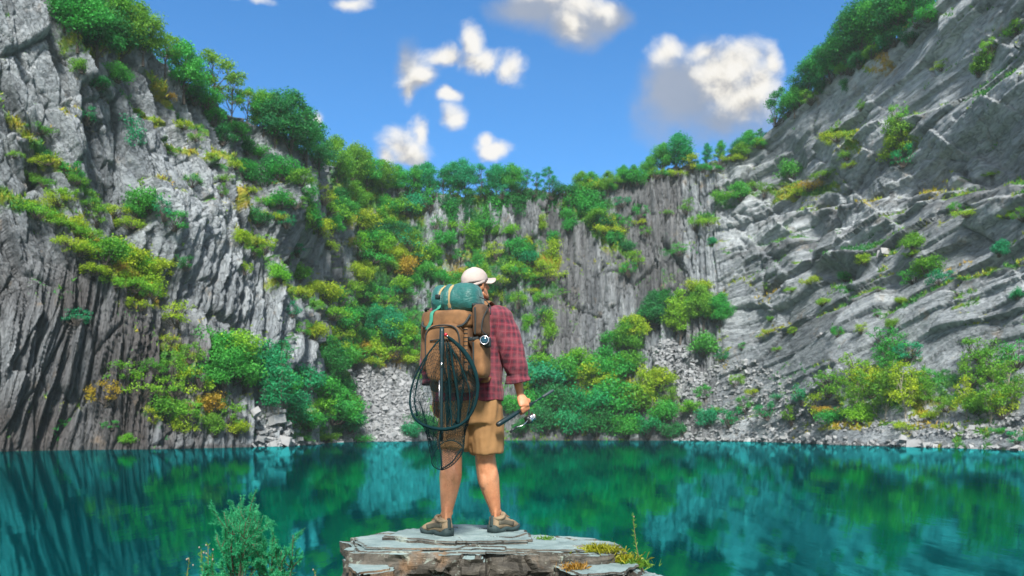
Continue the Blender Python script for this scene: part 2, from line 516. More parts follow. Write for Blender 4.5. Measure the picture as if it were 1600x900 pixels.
# block and fin structure
lean = (0.20 - 0.12 * sstep(90, 260, PX)) * wl
warp = 1.6 * fbm(S / 9.0, Hh / 14.0, seed=41, octv=3)
warp2 = 2.6 * fbm(S / 11.0 + 5, Hh / 9.0, seed=42, octv=3)
upper = sstep(470, 330, row + 0.25 * (PX - 250)) * wl    # top of the left wall: big slanting slabs
col_ = np.clip(wl - upper, 0, 1) + wb                    # column zones
def facets(sx, hx, seed, amp, tilt, crack, cw):
    r1, r2, r3, dx, dy, ff = vor(sx, hx, seed)
    o = (r1 - 0.5) * 2 * amp + (dx * (r2 - 0.5) + dy * (r3 - 0.5)) * tilt
    return o - crack * np.exp(-ff / cw), r1, r2
# columns (vertical slate fins)
sc = S - lean * Hh + warp * 0.7
a1, t1, _ = facets(sc / 3.6, (Hh + warp2) / 15.0, 101, 1.0, 1.6, 1.1, 0.045)
a2, t2, _ = facets(sc / 1.15, (Hh + warp2 * 2) / 7.0, 111, 0.55, 0.8, 0.60, 0.08)
a3, t3, _ = facets(sc / 0.52, (Hh + warp2 * 3) / 3.4, 121, 0.22, 0.30, 0.18, 0.10)
def saw(x, seed, amp, lo=0.3):
    """stepped beds: each rises slowly and breaks off sharply"""
    k = np.floor(x); f = x - k
    h = _h(k.astype(np.int64), (np.floor(S / 14.0 + 0.5 * fbm(S / 9.0, Hh / 9.0, seed=seed + 1))).astype(np.int64), np.floor(Hh / 19.0).astype(np.int64), seed)
    return (f - 0.5) * amp * (lo + (1 - lo) * 2 * h)
colD = a1 + a2 + a3 + saw((sc + 0.3 * warp) / 1.6, 201, 0.95) + saw((sc + 0.1 * warp2) / 0.66, 203, 0.40)
# slanting slabs (bedding falls to the right in the picture)
so = S * 0.93 + Hh * 0.36 + warp * 0.55; ho = Hh * 0.93 - S * 0.36 + warp2 * 0.5
b1, u1, _ = facets(so / 4.4, ho / 13.0, 131, 1.3, 2.6, 1.2, 0.03)
b2, u2, _ = facets(so / 1.7, ho / 4.0, 141, 0.42, 0.9, 0.35, 0.06)
b3, u3, _ = facets(so / 0.8, ho / 1.6, 151, 0.15, 0.3, 0.1, 0.1)
slabD = b1 + b2 + b3 + saw((so + 0.4 * warp2) / 3.2, 205, 1.7, 0.1) + saw(so / 1.15, 207, 0.50, 0.05)
# right wall: long beds, smooth plates broken by joints
hr = Hh + warp2 * 0.32 - 0.26 * S; sr = S + warp * 1.5 + 0.15 * Hh
c1, w1, _ = facets(sr / 20.0, hr / 4.6, 161, 1.0, 2.2, 0.7, 0.03)
c2, w2, _ = facets(sr / 7.0, hr / 2.2, 171, 0.36, 0.8, 0.35, 0.04)
c3, w3, _ = facets(sr / 1.6, hr / 0.8, 181, 0.13, 0.3, 0.08, 0.08)
rough = 0.15 + 0.85 * sstep(0.45, 0.62, vnoise(S / 13.0, Hh / 9.0, seed=51))
bedD = c1 + (c2 + c3) * rough - saw((hr + 0.4 * warp) / 5.4, 209, 0.9, 0.0) - saw((hr + 0.3 * fbm(S / 3.0, Hh / 3.0, seed=55)) / 1.4, 211, 0.12, 0.0) + saw((sr + hr * 0.6) / 8.0, 213, 0.7, 0.0) * rough
D = colD * col_ + slabD * upper + bedD * wr
tone = (t1 * 0.3 + t2 * 0.4 + t3 * 0.3) * col_ + (u1 * 0.35 + u2 * 0.4 + u3 * 0.25) * upper + (w1 * 0.45 + w2 * 0.35 + w3 * 0.2) * wr
D *= 0.55 + 0.45 * sstep(0.5, 4.0, Hh)
D += (1.0 - 0.4 * wr) * fbm(S / 16.0, Hh / 12.0, seed=61, octv=3) + 0.35 * fbm(S / 2.2, Hh / 2.2, seed=63, octv=5)
# the great bulge and recess of the left wall, and the shadowed overhang on the right
def bump_at(cx, cy, rx, ry, a):
    return a * np.exp(-(((PX - cx) / rx) ** 2 + ((row - cy) / ry) ** 2))
D += bump_at(120, 520, 110, 90, 2.2) + bump_at(330, 330, 60, 80, 1.8) + bump_at(470, 330, 30, 60, 2.0) + bump_at(290, 470, 40, 60, -2.0)
D += bump_at(1290, 420, 40, 14, -3.0) + bump_at(1320, 392, 60, 10, 1.6) + bump_at(1500, 520, 70, 40, 2.6)
# talus: quiet the big blocks low on the right slope
tal = wr * sstep(430, 560, row - 0.10 * (1300 - PX)) + wb * sstep(575, 600, row)
D = D * (1 - 0.55 * tal)
disp += D
topf = np.linspace(0, 1, nr)[:, None]
disp *= 1 - 0.5 * sstep(0.985, 1.0, topf)
Pd = P + N * disp[..., None]

# upward-facing rock gathers moss
dj = np.gradient(Pd, axis=1); di = np.gradient(Pd, axis=0)
Nd = np.cross(dj, di); Nd /= np.linalg.norm(Nd, axis=-1, keepdims=True) + 1e-9
if (Nd * P).sum() > 0: Nd = -Nd
mz = vnoise(S / 5.0, Hh / 4.0, seed=71) * 0.6 + vnoise(S / 1.5, Hh / 1.5, seed=72) * 0.4
veg = np.maximum(veg, sstep(0.42, 0.75, Nd[..., 2]) * sstep(0.46, 0.66, mz) * 0.75)
# wide green patches   (centre, radii, amount)
PATCH = [(760, 430, 110, 90, 0.62), (720, 530, 80, 50, 0.6), (850, 450, 40, 70, 0.5), (590, 420, 62, 120, 0.85), (560, 300, 60, 60, 0.9), (640, 500, 50, 70, 0.8), (560, 520, 40, 60, 0.9), (745, 355, 12, 55, 0.9), (830, 400, 40, 40, 0.7),
         (700, 430, 40, 40, 0.6), (780, 310, 110, 12, 1.0), (930, 320, 40, 35, 0.9), (960, 370, 30, 40, 0.7), (720, 470, 60, 40, 0.7), (820, 480, 20, 40, 0.4),
         (120, 330, 60, 40, 0.55), (200, 420, 50, 40, 0.9), (270, 560, 50, 60, 0.55), (300, 640, 90, 40, 0.7), (380, 300, 40, 60, 0.55), (460, 290, 30, 50, 0.5),
         (1050, 400, 30, 60, 0.45), (1150, 300, 40, 20, 0.6), (1270, 285, 40, 14, 0.7), (1330, 225, 30, 22, 0.6), (1400, 215, 30, 40, 0.5), (1400, 610, 150, 45, 0.7),
         (1180, 640, 90, 35, 0.35), (1500, 610, 100, 40, 0.7), (1090, 560, 40, 60, 0.3), (150, 40, 80, 70, 0.9), (300, 120, 40, 30, 0.6), (1360, 90, 50, 30, 0.6),
         (930, 630, 140, 50, 0.9), (480, 660, 90, 40, 0.7), (640, 340, 40, 60, 0.7), (540, 560, 30, 60, 0.9), (640, 560, 50, 16, 0.9)]
for cx, cy, rx, ry, a in PATCH:
    e = np.exp(-(((PX - cx) / rx) ** 2 + ((row - cy) / ry) ** 2) ** 1.5)
    veg = np.maximum(veg, a * e * (0.45 + 0.9 * vnoise(PX / 14.0 + cx, row / 14.0, seed=75)))
SCREE_PX = [[(548, 585), (575, 572), (622, 578), (655, 600), (668, 640), (650, 692), (570, 692), (556, 640)],
            [(1010, 545), (1040, 528), (1075, 545), (1100, 590), (1085, 640), (1050, 610)],
            [(1055, 690), (1060, 640), (1120, 560), (1180, 560), (1260, 610), (1270, 672), (1200, 690)],
            [(1270, 668), (1270, 632), (1400, 650), (1605, 640), (1605, 690)],
            [(395, 650), (440, 640), (470, 692), (400, 692)]]
def inside(x, y, poly):
    r = np.zeros(np.shape(x), bool); n = len(poly)
    for i in range(n):
        x1, y1 = poly[i]; x2, y2 = poly[(i + 1) % n]
        c = ((y1 > y) != (y2 > y)) & (x < (x2 - x1) * (y - y1) / (y2 - y1 + 1e-9) + x1)
        r ^= c
    return r
for poly in SCREE_PX[:2]:
    veg *= np.where(inside(PX, row, poly), 0.12, 1.0)
veg = np.clip(veg, 0, 1.2)
hue = np.clip(0.36 + 1.3 * fbm(PX / 60.0, row / 45.0, seed=77, octv=4), 0, 1)      # 0 deep green .. 1 orange
for cx, cy, rx, ry, a in [(210, 420, 70, 45, .35), (340, 230, 80, 90, .3), (300, 540, 50, 90, .4), (560, 545, 30, 30, .6), (640, 560, 60, 20, .5), (590, 400, 70, 80, .1),
                          (1400, 60, 80, 80, .45), (1300, 250, 90, 60, .3), (830, 410, 70, 30, .3), (1500, 430, 90, 40, .4), (780, 320, 100, 20, -.35), (600, 300, 60, 60, .05), (1450, 640, 150, 40, .25)]:
    hue += a * np.exp(-(((PX - cx) / rx) ** 2 + ((row - cy) / ry) ** 2))
hue = np.clip(hue, 0, 1)
# dark, wet, brownish columns low on the left; dark streaks below the beds on the right
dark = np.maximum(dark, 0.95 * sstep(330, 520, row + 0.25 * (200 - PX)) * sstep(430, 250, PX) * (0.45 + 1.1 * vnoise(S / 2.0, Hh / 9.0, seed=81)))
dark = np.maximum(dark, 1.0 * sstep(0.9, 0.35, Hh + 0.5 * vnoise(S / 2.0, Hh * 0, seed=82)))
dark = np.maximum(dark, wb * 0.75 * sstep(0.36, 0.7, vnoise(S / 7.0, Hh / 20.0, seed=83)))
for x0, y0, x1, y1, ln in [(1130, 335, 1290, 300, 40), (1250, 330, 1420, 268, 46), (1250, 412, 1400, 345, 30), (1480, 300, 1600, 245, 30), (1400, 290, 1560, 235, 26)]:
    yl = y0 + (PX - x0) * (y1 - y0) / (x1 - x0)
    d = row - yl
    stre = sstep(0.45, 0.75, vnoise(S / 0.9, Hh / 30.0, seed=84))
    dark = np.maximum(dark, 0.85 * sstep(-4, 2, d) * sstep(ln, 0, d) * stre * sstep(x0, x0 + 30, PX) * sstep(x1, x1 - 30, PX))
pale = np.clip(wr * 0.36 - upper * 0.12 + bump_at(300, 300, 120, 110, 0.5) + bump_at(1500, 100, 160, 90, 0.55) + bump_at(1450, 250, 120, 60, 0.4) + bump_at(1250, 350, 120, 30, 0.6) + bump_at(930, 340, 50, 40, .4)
               + bump_at(1300, 180, 80, 70, 0.45) + bump_at(50, 60, 90, 90, 0.25) + bump_at(1250, 560, 120, 50, -.3) + bump_at(1470, 500, 90, 50, -0.2), -0.4, 0.95)

# mapping for the rock grain: long along the grain, short across it
gx = np.where(wr > 0.5, sr * 0.22, np.where(upper > 0.5, so * 0.75, sc))
gy = np.where(wr > 0.5, hr * 0.9, np.where(upper > 0.5, ho * 0.3, (Hh + warp2) * 0.16))
grain = np.stack([gx, gy, disp * 0.3], -1)

# rim: the ground runs back from the edge; foot: the rock goes on under the water
back = []
Nh = -N[-1].copy(); Nh[:, 2] = 0; Nh /= np.linalg.norm(Nh, axis=1, keepdims=True)
for dist, rise in ((0.8, 0.15), (2, 0.4), (5, 1.0), (10, 1.4), (18, 1.5), (34, 1.0), (60, 0)):
    q = Pd[-1] + Nh * dist; q[:, 2] += rise + 0.3 * fbm(S[0] / 4.0, S[0] * 0 + dist, seed=90)
    back.append(q)
foot = [Pd[0] + np.array([0, 0, -5.0]), Pd[0] + np.array([0, 0, -1.2])]
PG = np.concatenate([np.array(foot), Pd, np.array(back)])
ext = lambda a, e=None: np.concatenate([a[:1], a[:1], a] + [a[-1:] if e is None else np.full_like(a[-1:], e)] * 7)
vegG, darkG, toneG, hueG, paleG, grG = ext(veg, 1.0), ext(dark), ext(tone), ext(hue), ext(pale), ext(grain)

def rock_material(name='slate_cliff'):
    m, nt, bs, out = new_mat(name)
    A = lambda n: nd(nt, 'ShaderNodeAttribute', attribute_name=n)
    gr = A('grain').outputs['Vector']
    geo = nd(nt, 'ShaderNodeNewGeometry')
    pos = geo.outputs['Position']
    n1 = noise_n(nt, gr, 1.1, 9, 0.65, 0.4)
    n2 = noise_n(nt, gr, 5.5, 6, 0.6, 0.2)
    n3 = noise_n(nt, pos, 0.10, 4, 0.6)
    t = math_n(nt, 'ADD', math_n(nt, 'MULTIPLY', math_n(nt, 'SUBTRACT', n1, 0.08), 0.72), math_n(nt, 'MULTIPLY', math_n(nt, 'SUBTRACT', n2, 0.12), 0.42))
    t = math_n(nt, 'ADD', t, math_n(nt, 'MULTIPLY', math_n(nt, 'SUBTRACT', A('tone').outputs['Fac'], 0.5), 0.42))
    t = math_n(nt, 'ADD', t, math_n(nt, 'MULTIPLY', math_n(nt, 'SUBTRACT', n3, 0.5), 0.35))
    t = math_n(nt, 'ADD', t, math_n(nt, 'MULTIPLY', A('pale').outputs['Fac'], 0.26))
    base = ramp(nt, t, [(0.12, (0.030, 0.037, 0.044)), (0.34, (0.125, 0.144, 0.162)), (0.54, (0.235, 0.264, 0.286)), (0.76, (0.385, 0.423, 0.447)), (0.94, (0.53, 0.57, 0.59))])
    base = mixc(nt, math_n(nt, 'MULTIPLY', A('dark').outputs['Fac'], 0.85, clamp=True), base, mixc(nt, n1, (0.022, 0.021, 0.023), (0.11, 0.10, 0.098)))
    och = ramp(nt, noise_n(nt, pos, 0.33, 5, 0.65), [(0.60, 0.0), (0.72, 0.55)])
    base = mixc(nt, och, base, (0.24, 0.17, 0.10))
    crack = ramp(nt, noise_n(nt, gr, 2.6, 5, 0.55, 0.9), [(0.475, 1.0), (0.5, 0.25), (0.525, 1.0)])
    base = mixc(nt, 0.28, base, crack, 'MULTIPLY')
    vg = A('veg').outputs['Fac']
    vn = noise_n(nt, pos, 1.6, 6, 0.7)
    vmask = ramp(nt, math_n(nt, 'ADD', vg, math_n(nt, 'MULTIPLY', math_n(nt, 'SUBTRACT', vn, 0.5), 1.1)), [(0.42, 0.0), (0.62, 1.0)])
    hu = math_n(nt, 'ADD', A('hue').outputs['Fac'], math_n(nt, 'MULTIPLY', math_n(nt, 'SUBTRACT', noise_n(nt, pos, 0.9, 5), 0.5), 0.6))
    vcol = ramp(nt, hu, [(0.15, (0.018, 0.12, 0.03)), (0.42, (0.075, 0.21, 0.022)), (0.66, (0.23, 0.26, 0.02)), (0.95, (0.33, 0.20, 0.03))])
    nt.links.new(mixc(nt, vmask, base, vcol), bs.inputs['Base Color'])
    bs.inputs['Roughness'].default_value = 0.72
    bs.inputs['Specular IOR Level'].default_value = 0.35
    hgt = math_n(nt, 'ADD', math_n(nt, 'MULTIPLY', n1, 0.8), math_n(nt, 'ADD', math_n(nt, 'MULTIPLY', n2, 0.45), math_n(nt, 'MULTIPLY', crack, 0.25)))
    bump(nt, bs, hgt, 1.0, 0.6)
    return m
ROCK = rock_material()

def cliff_piece(name, x0, x1, label, cat):
    j0, j1 = np.searchsorted(px, x0), np.searchsorted(px, x1)
    j1 = min(j1, nc - 1)
    sl = slice(j0, j1 + 1)
    V = PG[:, sl].reshape(-1, 3); n = j1 - j0 + 1; m = PG.shape[0]
    idx = np.arange(n * m).reshape(m, n)
    F = np.stack([idx[:-1, :-1], idx[:-1, 1:], idx[1:, 1:], idx[1:, :-1]], -1).reshape(-1, 4)
    o = mobj(name, V, F, ROCK, smooth=False)
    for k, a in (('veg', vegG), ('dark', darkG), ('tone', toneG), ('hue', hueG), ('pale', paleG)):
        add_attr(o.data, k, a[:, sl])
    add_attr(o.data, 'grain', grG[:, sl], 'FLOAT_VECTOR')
    tag(o, label, cat, kind='structure')
    return o
cliff_piece('cliff', -900, 505, 'left quarry cliff of grey slate columns rising straight from the water', 'cliff')
cliff_piece('rock_face', 505, 1095, 'far quarry wall of vertical grey slate fins under a level tree-lined rim', 'cliff')
cliff_piece('rock_slope', 1095, 2500, 'right quarry slope of pale grey slate beds climbing to the upper right', 'cliff')

# lookup from a bearing and row to the nearest visible point of the rock
CELL = 3
_q = Pd.reshape(-1, 3)
_qx = ((_q[:, 0] / _q[:, 1] * FOC + 800) // CELL).astype(int); _qy = ((HOR - (_q[:, 2] - CZ) / _q[:, 1] * FOC) // CELL).astype(int)
_ok = (_qx > -40) & (_qx < 580) & (_qy > -60) & (_qy < 250)
ZB = {}
for _i in np.argsort(-_q[:, 1]):
    if _ok[_i]: ZB[(_qx[_i], _qy[_i])] = _i
def surf(x, y):
    cx, cy = int(x // CELL), int(y // CELL)
    for r in range(0, 14):
        best = None
        for a in range(-r, r + 1):
            for b in range(-r, r + 1):
                if max(abs(a), abs(b)) != r: continue
                i = ZB.get((cx + a, cy + b))
                if i is not None and (best is None or _q[i, 1] < _q[best, 1]): best = i
        if best is not None: return _q[best].copy(), Nd.reshape(-1, 3)[best]
    return None, None

# ------------------------------------------------------------------ water
def water():
    m, nt, bs, out = new_mat('quarry_water')
    nt.nodes.remove(bs)
    tc = nd(nt, 'ShaderNodeTexCoord').outputs['Object']
    st = vmath(nt, 'MULTIPLY', tc, (0.9, 0.25, 1.0))
    n1 = noise_n(nt, st, 1.3, 5, 0.55)
    n2 = noise_n(nt, tc, 0.05, 3, 0.5)
    b = nd(nt, 'ShaderNodeBump', {'Strength': 0.12, 'Distance': 0.05, 'Height': n1}).outputs[0]
    dif = nd(nt, 'ShaderNodeBsdfDiffuse', {'Color': mixc(nt, n2, (0.001, 0.036, 0.046), (0.002, 0.062, 0.072)), 'Normal': b})
    gl = nd(nt, 'ShaderNodeBsdfGlossy', {'Color': (0.065, 0.72, 0.74, 1), 'Roughness': 0.038, 'Normal': b})
    lw = nd(nt, 'ShaderNodeLayerWeight', {'Blend': 0.5, 'Normal': b})
    fac = nd(nt, 'ShaderNodeMapRange', {'Value': lw.outputs['Facing'], 'From Min': 0.55, 'From Max': 1.0, 'To Min': 0.25, 'To Max': 0.86}).outputs[0]
    mx = nd(nt, 'ShaderNodeMixShader', {0: fac, 1: dif.outputs[0], 2: gl.outputs[0]})
    nt.links.new(mx.outputs[0], out.inputs[0])
    V = np.array([(-160, -90, 0), (160, -90, 0), (160, 230, 0), (-160, 230, 0)], float)
    o = mobj('water', V, np.array([[0, 1, 2, 3]]), m, smooth=False)
    tag(o, 'still turquoise quarry lake mirroring the cliffs', 'lake', kind='structure')
water()
# ------------------------------------------------------------------ foliage
def leaf_mat(name, col, alt, trans=0.45, spread=0.5):
    m, nt, bs, out = new_mat(name)
    geo = nd(nt, 'ShaderNodeNewGeometry'); oi = nd(nt, 'ShaderNodeObjectInfo')
    r = geo.outputs['Random Per Island']
    big = noise_n(nt, geo.outputs['Position'], 0.45, 3, 0.6)
    f = math_n(nt, 'ADD', math_n(nt, 'MULTIPLY', r, 0.45), math_n(nt, 'MULTIPLY', ramp(nt, big, [(0.35, 0.0), (0.65, 1.0)]), 0.55))
    c = mixc(nt, math_n(nt, 'MULTIPLY', f, spread * 1.6, clamp=True), col, alt)
    hs = nd(nt, 'ShaderNodeHueSaturation', {'Hue': math_n(nt, 'ADD', 0.485, math_n(nt, 'MULTIPLY', oi.outputs['Random'], 0.03)), 'Saturation': 1.0,
            'Value': math_n(nt, 'ADD', 1.0, math_n(nt, 'MULTIPLY', r, 0.65)), 'Color': c}).outputs[0]
    nt.links.new(hs, bs.inputs['Base Color'])
    bs.inputs['Roughness'].default_value = 0.55; bs.inputs['Specular IOR Level'].default_value = 0.3
    tr = nd(nt, 'ShaderNodeBsdfTranslucent', {'Color': hs})
    mx = nd(nt, 'ShaderNodeMixShader', {0: trans, 1: bs.outputs[0], 2: tr.outputs[0]})
    nt.links.new(mx.outputs[0], out.inputs[0])
    return m
LEAF = {
    'd': leaf_mat('leaf_dark', (0.011, 0.125, 0.036), (0.038, 0.245, 0.055)),
    'g': leaf_mat('leaf_green', (0.022, 0.235, 0.042), (0.085, 0.37, 0.04)),
    't': leaf_mat('leaf_emerald', (0.009, 0.200, 0.080), (0.030, 0.32, 0.115)),
    'b': leaf_mat('leaf_bright', (0.085, 0.32, 0.022), (0.24, 0.42, 0.025)),
    'y': leaf_mat('leaf_yellow', (0.17, 0.34, 0.02), (0.38, 0.44, 0.02)),
    'o': leaf_mat('leaf_olive', (0.060, 0.24, 0.026), (0.17, 0.33, 0.022)),
    'r': leaf_mat('leaf_orange', (0.26, 0.24, 0.02), (0.48, 0.27, 0.03)),
}
COLOUR = {'d': 'dark green', 'g': 'mid green', 't': 'emerald green', 'b': 'bright green', 'y': 'yellow green', 'o': 'light green', 'r': 'orange tinged'}
BARK = plain_mat('bark', (0.075, 0.06, 0.05), 0.9, 0, 0.4)
PALE_BARK = plain_mat('pale_bark', (0.30, 0.27, 0.22), 0.85, 0, 0.3)

def leaves(C, out, size, rg, flat=0.35):
    """diamond leaves at points C facing roughly along out"""
    n = len(C)
    nn = out * 0.55 + rg.normal(0, 0.6, (n, 3)); nn[:, 2] += flat
    nn /= np.linalg.norm(nn, axis=1, keepdims=True) + 1e-9
    t = np.cross(nn, rg.normal(0, 1, (n, 3))); t /= np.linalg.norm(t, axis=1, keepdims=True) + 1e-9
    b = np.cross(nn, t)
    s = size * rg.uniform(0.6, 1.35, (n, 1))
    V = np.stack([C - t * s, C + b * s * 0.55 + nn * s * 0.12, C + t * s, C - b * s * 0.55 + nn * s * 0.12], 1).reshape(-1, 3)
    return V, np.arange(4 * n).reshape(n, 4)

def lobe_leaves(lobes, per, size, rg, shell=0.55):
    C, O = [], []
    for (c, r) in lobes:
        n = max(12, int(per * (r[0] * r[1] + r[2] * r[0]) / 2))
        d = rg.normal(0, 1, (n, 3)); d /= np.linalg.norm(d, axis=1, keepdims=True)
        # ragged: the radius itself is noisy with the direction
        k = 0.72 + 0.75 * vnoise(d[:, 0] * 2.3 + c[0] * 3, d[:, 1] * 2.3 + c[1] * 3, d[:, 2] * 2.3 + c[2], seed=7)
        rad = (0.25 + 0.95 * rg.random((n, 1)) ** 0.7) * k[:, None]
        C.append(np.asarray(c) + d * rad * np.asarray(r)); O.append(d)
    return leaves(np.concatenate(C), np.concatenate(O), size, rg)

def limb(a, b, r0, r1, rg, n=5, bend=0.12):
    a, b = np.asarray(a, float), np.asarray(b, float)
    L = np.linalg.norm(b - a)
    mid = (a + b) / 2 + rg.normal(0, bend * L, 3)
    return tube(spline([a, mid, b], n), np.linspace(r0, r1, n), n=6, ref=(1, 0.3, 0))

def make_tree_mesh(kind, seed):
    """unit: metres; about 8 m tall. returns trunk (V,F) and crown (V,F)"""
    rg = np.random.default_rng(seed)
    parts, lobes = [], []
    if kind == 'broad':      h, tr, nl, spread, r0, base = 8.0, 0.22, 17, 3.0, (0.8, 1.45), 0.28
    elif kind == 'sparse':   h, tr, nl, spread, r0, base = 8.0, 0.16, 13, 2.9, (0.45, 0.9), 0.38
    elif kind == 'tall':     h, tr, nl, spread, r0, base = 8.5, 0.18, 15, 1.7, (0.6, 1.15), 0.22
    else:                    h, tr, nl, spread, r0, base = 8.0, 0.09, 14, 2.0, (0.5, 1.0), 0.30    # birch
    top = np.array([rg.normal(0, 0.4), rg.normal(0, 0.4), h * 0.86])
    ctrl = [(0, 0, -1.0), (rg.normal(0, .1), rg.normal(0, .1), h * 0.2), (rg.normal(0, .3), rg.normal(0, .3), h * 0.5), top]
    path = spline(ctrl, 14)
    parts.append(tube(path, np.linspace(tr, 0.03, 14), n=8))
    for i in range(nl):
        z = h * (base + (1 - base) * (i + rg.random()) / nl)
        prof = math.sin(math.pi * min(1, max(0.08, (z / h - base + 0.12) / (1.08 - base)))) ** 0.7
        a = i * 2.4 + rg.normal(0, 0.4)
        d = spread * prof * rg.uniform(0.45, 1.0)
        c = np.array([math.cos(a) * d, math.sin(a) * d, z]) + path[min(13, int(z / h * 12))] * np.array([1, 1, 0])
        r = rg.uniform(*r0) * (0.75 + 0.4 * prof)
        lobes.append((c, (r * 1.15, r * 1.15, r * 0.72)))
        k = int(np.clip((z / h - 0.18) * 13, 2, 12))
        parts.append(limb(path[k], c, tr * 0.38, 0.02, rg))
        for _ in range(2):
            e = c + rg.normal(0, r * 0.55, 3)
            parts.append(limb(path[k] * 0.35 + c * 0.65, e, tr * 0.16, 0.012, rg, 4))
    per = {'broad': 330, 'sparse': 300, 'tall': 340, 'birch': 260}[kind]
    return join(parts), lobe_leaves(lobes, per, 0.155, rg, 0.35)

def make_bush_mesh(kind, seed):
    """about 3 m across and 2.4 m tall"""
    rg = np.random.default_rng(seed)
    stems, lobes = [], []
    if kind == 'round': n, sp, zz, r0, per, ls = 19, 1.25, (0.25, 1.9), (0.28, 0.68), 460, 0.10
    elif kind == 'airy': n, sp, zz, r0, per, ls = 20, 1.35, (0.3, 2.4), (0.18, 0.48), 460, 0.09
    elif kind == 'low': n, sp, zz, r0, per, ls = 20, 1.8, (0.0, 0.7), (0.22, 0.55), 460, 0.085
    else: n, sp, zz, r0, per, ls = 14, 0.85, (-2.2, 1.0), (0.35, 0.65), 420, 0.10    # hanging
    for i in range(n):
        a = i * 2.4 + rg.normal(0, .5); d = sp * math.sqrt(rg.random())
        z = rg.uniform(*zz) * (1.0 - 0.25 * d / sp)
        r = rg.uniform(*r0)
        c = np.array([math.cos(a) * d, math.sin(a) * d, z])
        lobes.append((c, (r * 1.1, r * 1.1, r * (0.8 if kind != 'hang' else 1.3))))
        stems.append(limb((rg.normal(0, .1), rg.normal(0, .1), -0.5), c + (0, 0, r * 0.4), 0.05, 0.012, rg))
    return join(stems), lobe_leaves(lobes, per, ls, rg, 0.3)

def mesh_data(name, V, F, mats, smooth=False, fm=None):
    if isinstance(F, np.ndarray): me = fast_mesh(name, V, F)
    else:
        me = bpy.data.meshes.new(name); me.from_pydata([tuple(v) for v in V], [], F)
    for m in mats: me.materials.append(m)
    if fm is not None: me.polygons.foreach_set('material_index', np.asarray(fm, np.int32))
    me.update()
    return me

TREES, BUSHES = {}, {}
for kind, n in (('broad', 4), ('sparse', 3), ('tall', 2), ('birch', 3)):
    for k in range(n):
        (tv, tf), (cv, cf) = make_tree_mesh(kind, 300 + k + 10 * len(TREES))
        TREES[(kind, k)] = (mesh_data('trunk', tv, tf, [PALE_BARK if kind == 'birch' else BARK]), mesh_data('crown', cv, cf, [LEAF['g']]))
for kind, n in (('round', 4), ('airy', 4), ('low', 3), ('hang', 2)):
    for k in range(n):
        (sv, sf), (cv, cf) = make_bush_mesh(kind, 500 + k + 10 * len(BUSHES))
        V = np.concatenate([cv, sv]); F = [tuple(f) for f in cf] + [tuple(i + len(cv) for i in f) for f in sf]
        BUSHES[(kind, k)] = mesh_data('bush', V, F, [LEAF['g'], BARK], fm=[0] * len(cf) + [1] * len(sf))
NV = {'broad': 4, 'sparse': 3, 'tall': 2, 'birch': 3, 'round': 4, 'airy': 4, 'low': 3, 'hang': 2}

PLANTS = []      # every placed tree and bush, to be labelled at the end

def put_tree(x, y, hpx, kind, c, dx=None):
    p, _ = surf(x, y)
    if p is None: return
    s = hpx / FOC * p[1] / 8.6
    tv, cv = TREES[(kind, random.randrange(NV[kind]))]
    root = empty('birch_tree' if kind == 'birch' else 'tree', p - np.array([0, 0, 0.1]))
    root.rotation_euler = (random.uniform(-.08, .08), random.uniform(-.08, .08), random.uniform(0, 6.28)); root.scale = (s * random.uniform(.9, 1.15), s * random.uniform(.9, 1.15), s)
    for nm, me in (('trunk', tv), ('crown', cv)):
        o = bpy.data.objects.new(nm, me); COL.objects.link(o); o.parent = root
        if nm == 'crown':
            o.material_slots[0].link = 'OBJECT'; o.material_slots[0].material = LEAF[c]
    PLANTS.append((root, x, y, hpx, 'tree', kind, c))

def put_bush(x, y, wpx, kind, c, hs=1.0):
    p, n = surf(x, y)
    if p is None: return
    s = wpx / FOC * p[1] / 3.3
    nm = {'low': 'scrub', 'hang': 'creeper'}.get(kind, 'bush')
    o = bpy.data.objects.new(nm, BUSHES[(kind, random.randrange(NV[kind]))]); COL.objects.link(o)
    o.location = p - np.array([0, 0, 0.25 * s]) + n * 0.35 * s
    o.rotation_euler = (random.uniform(-.15, .15), random.uniform(-.15, .15), random.uniform(0, 6.28))
    o.scale = (s * random.uniform(.8, 1.25), s * random.uniform(.8, 1.25), s * hs * random.uniform(.8, 1.15))
    o.material_slots[0].link = 'OBJECT'; o.material_slots[0].material = LEAF[c]
    PLANTS.append((o, x, y, wpx, nm, kind, c))

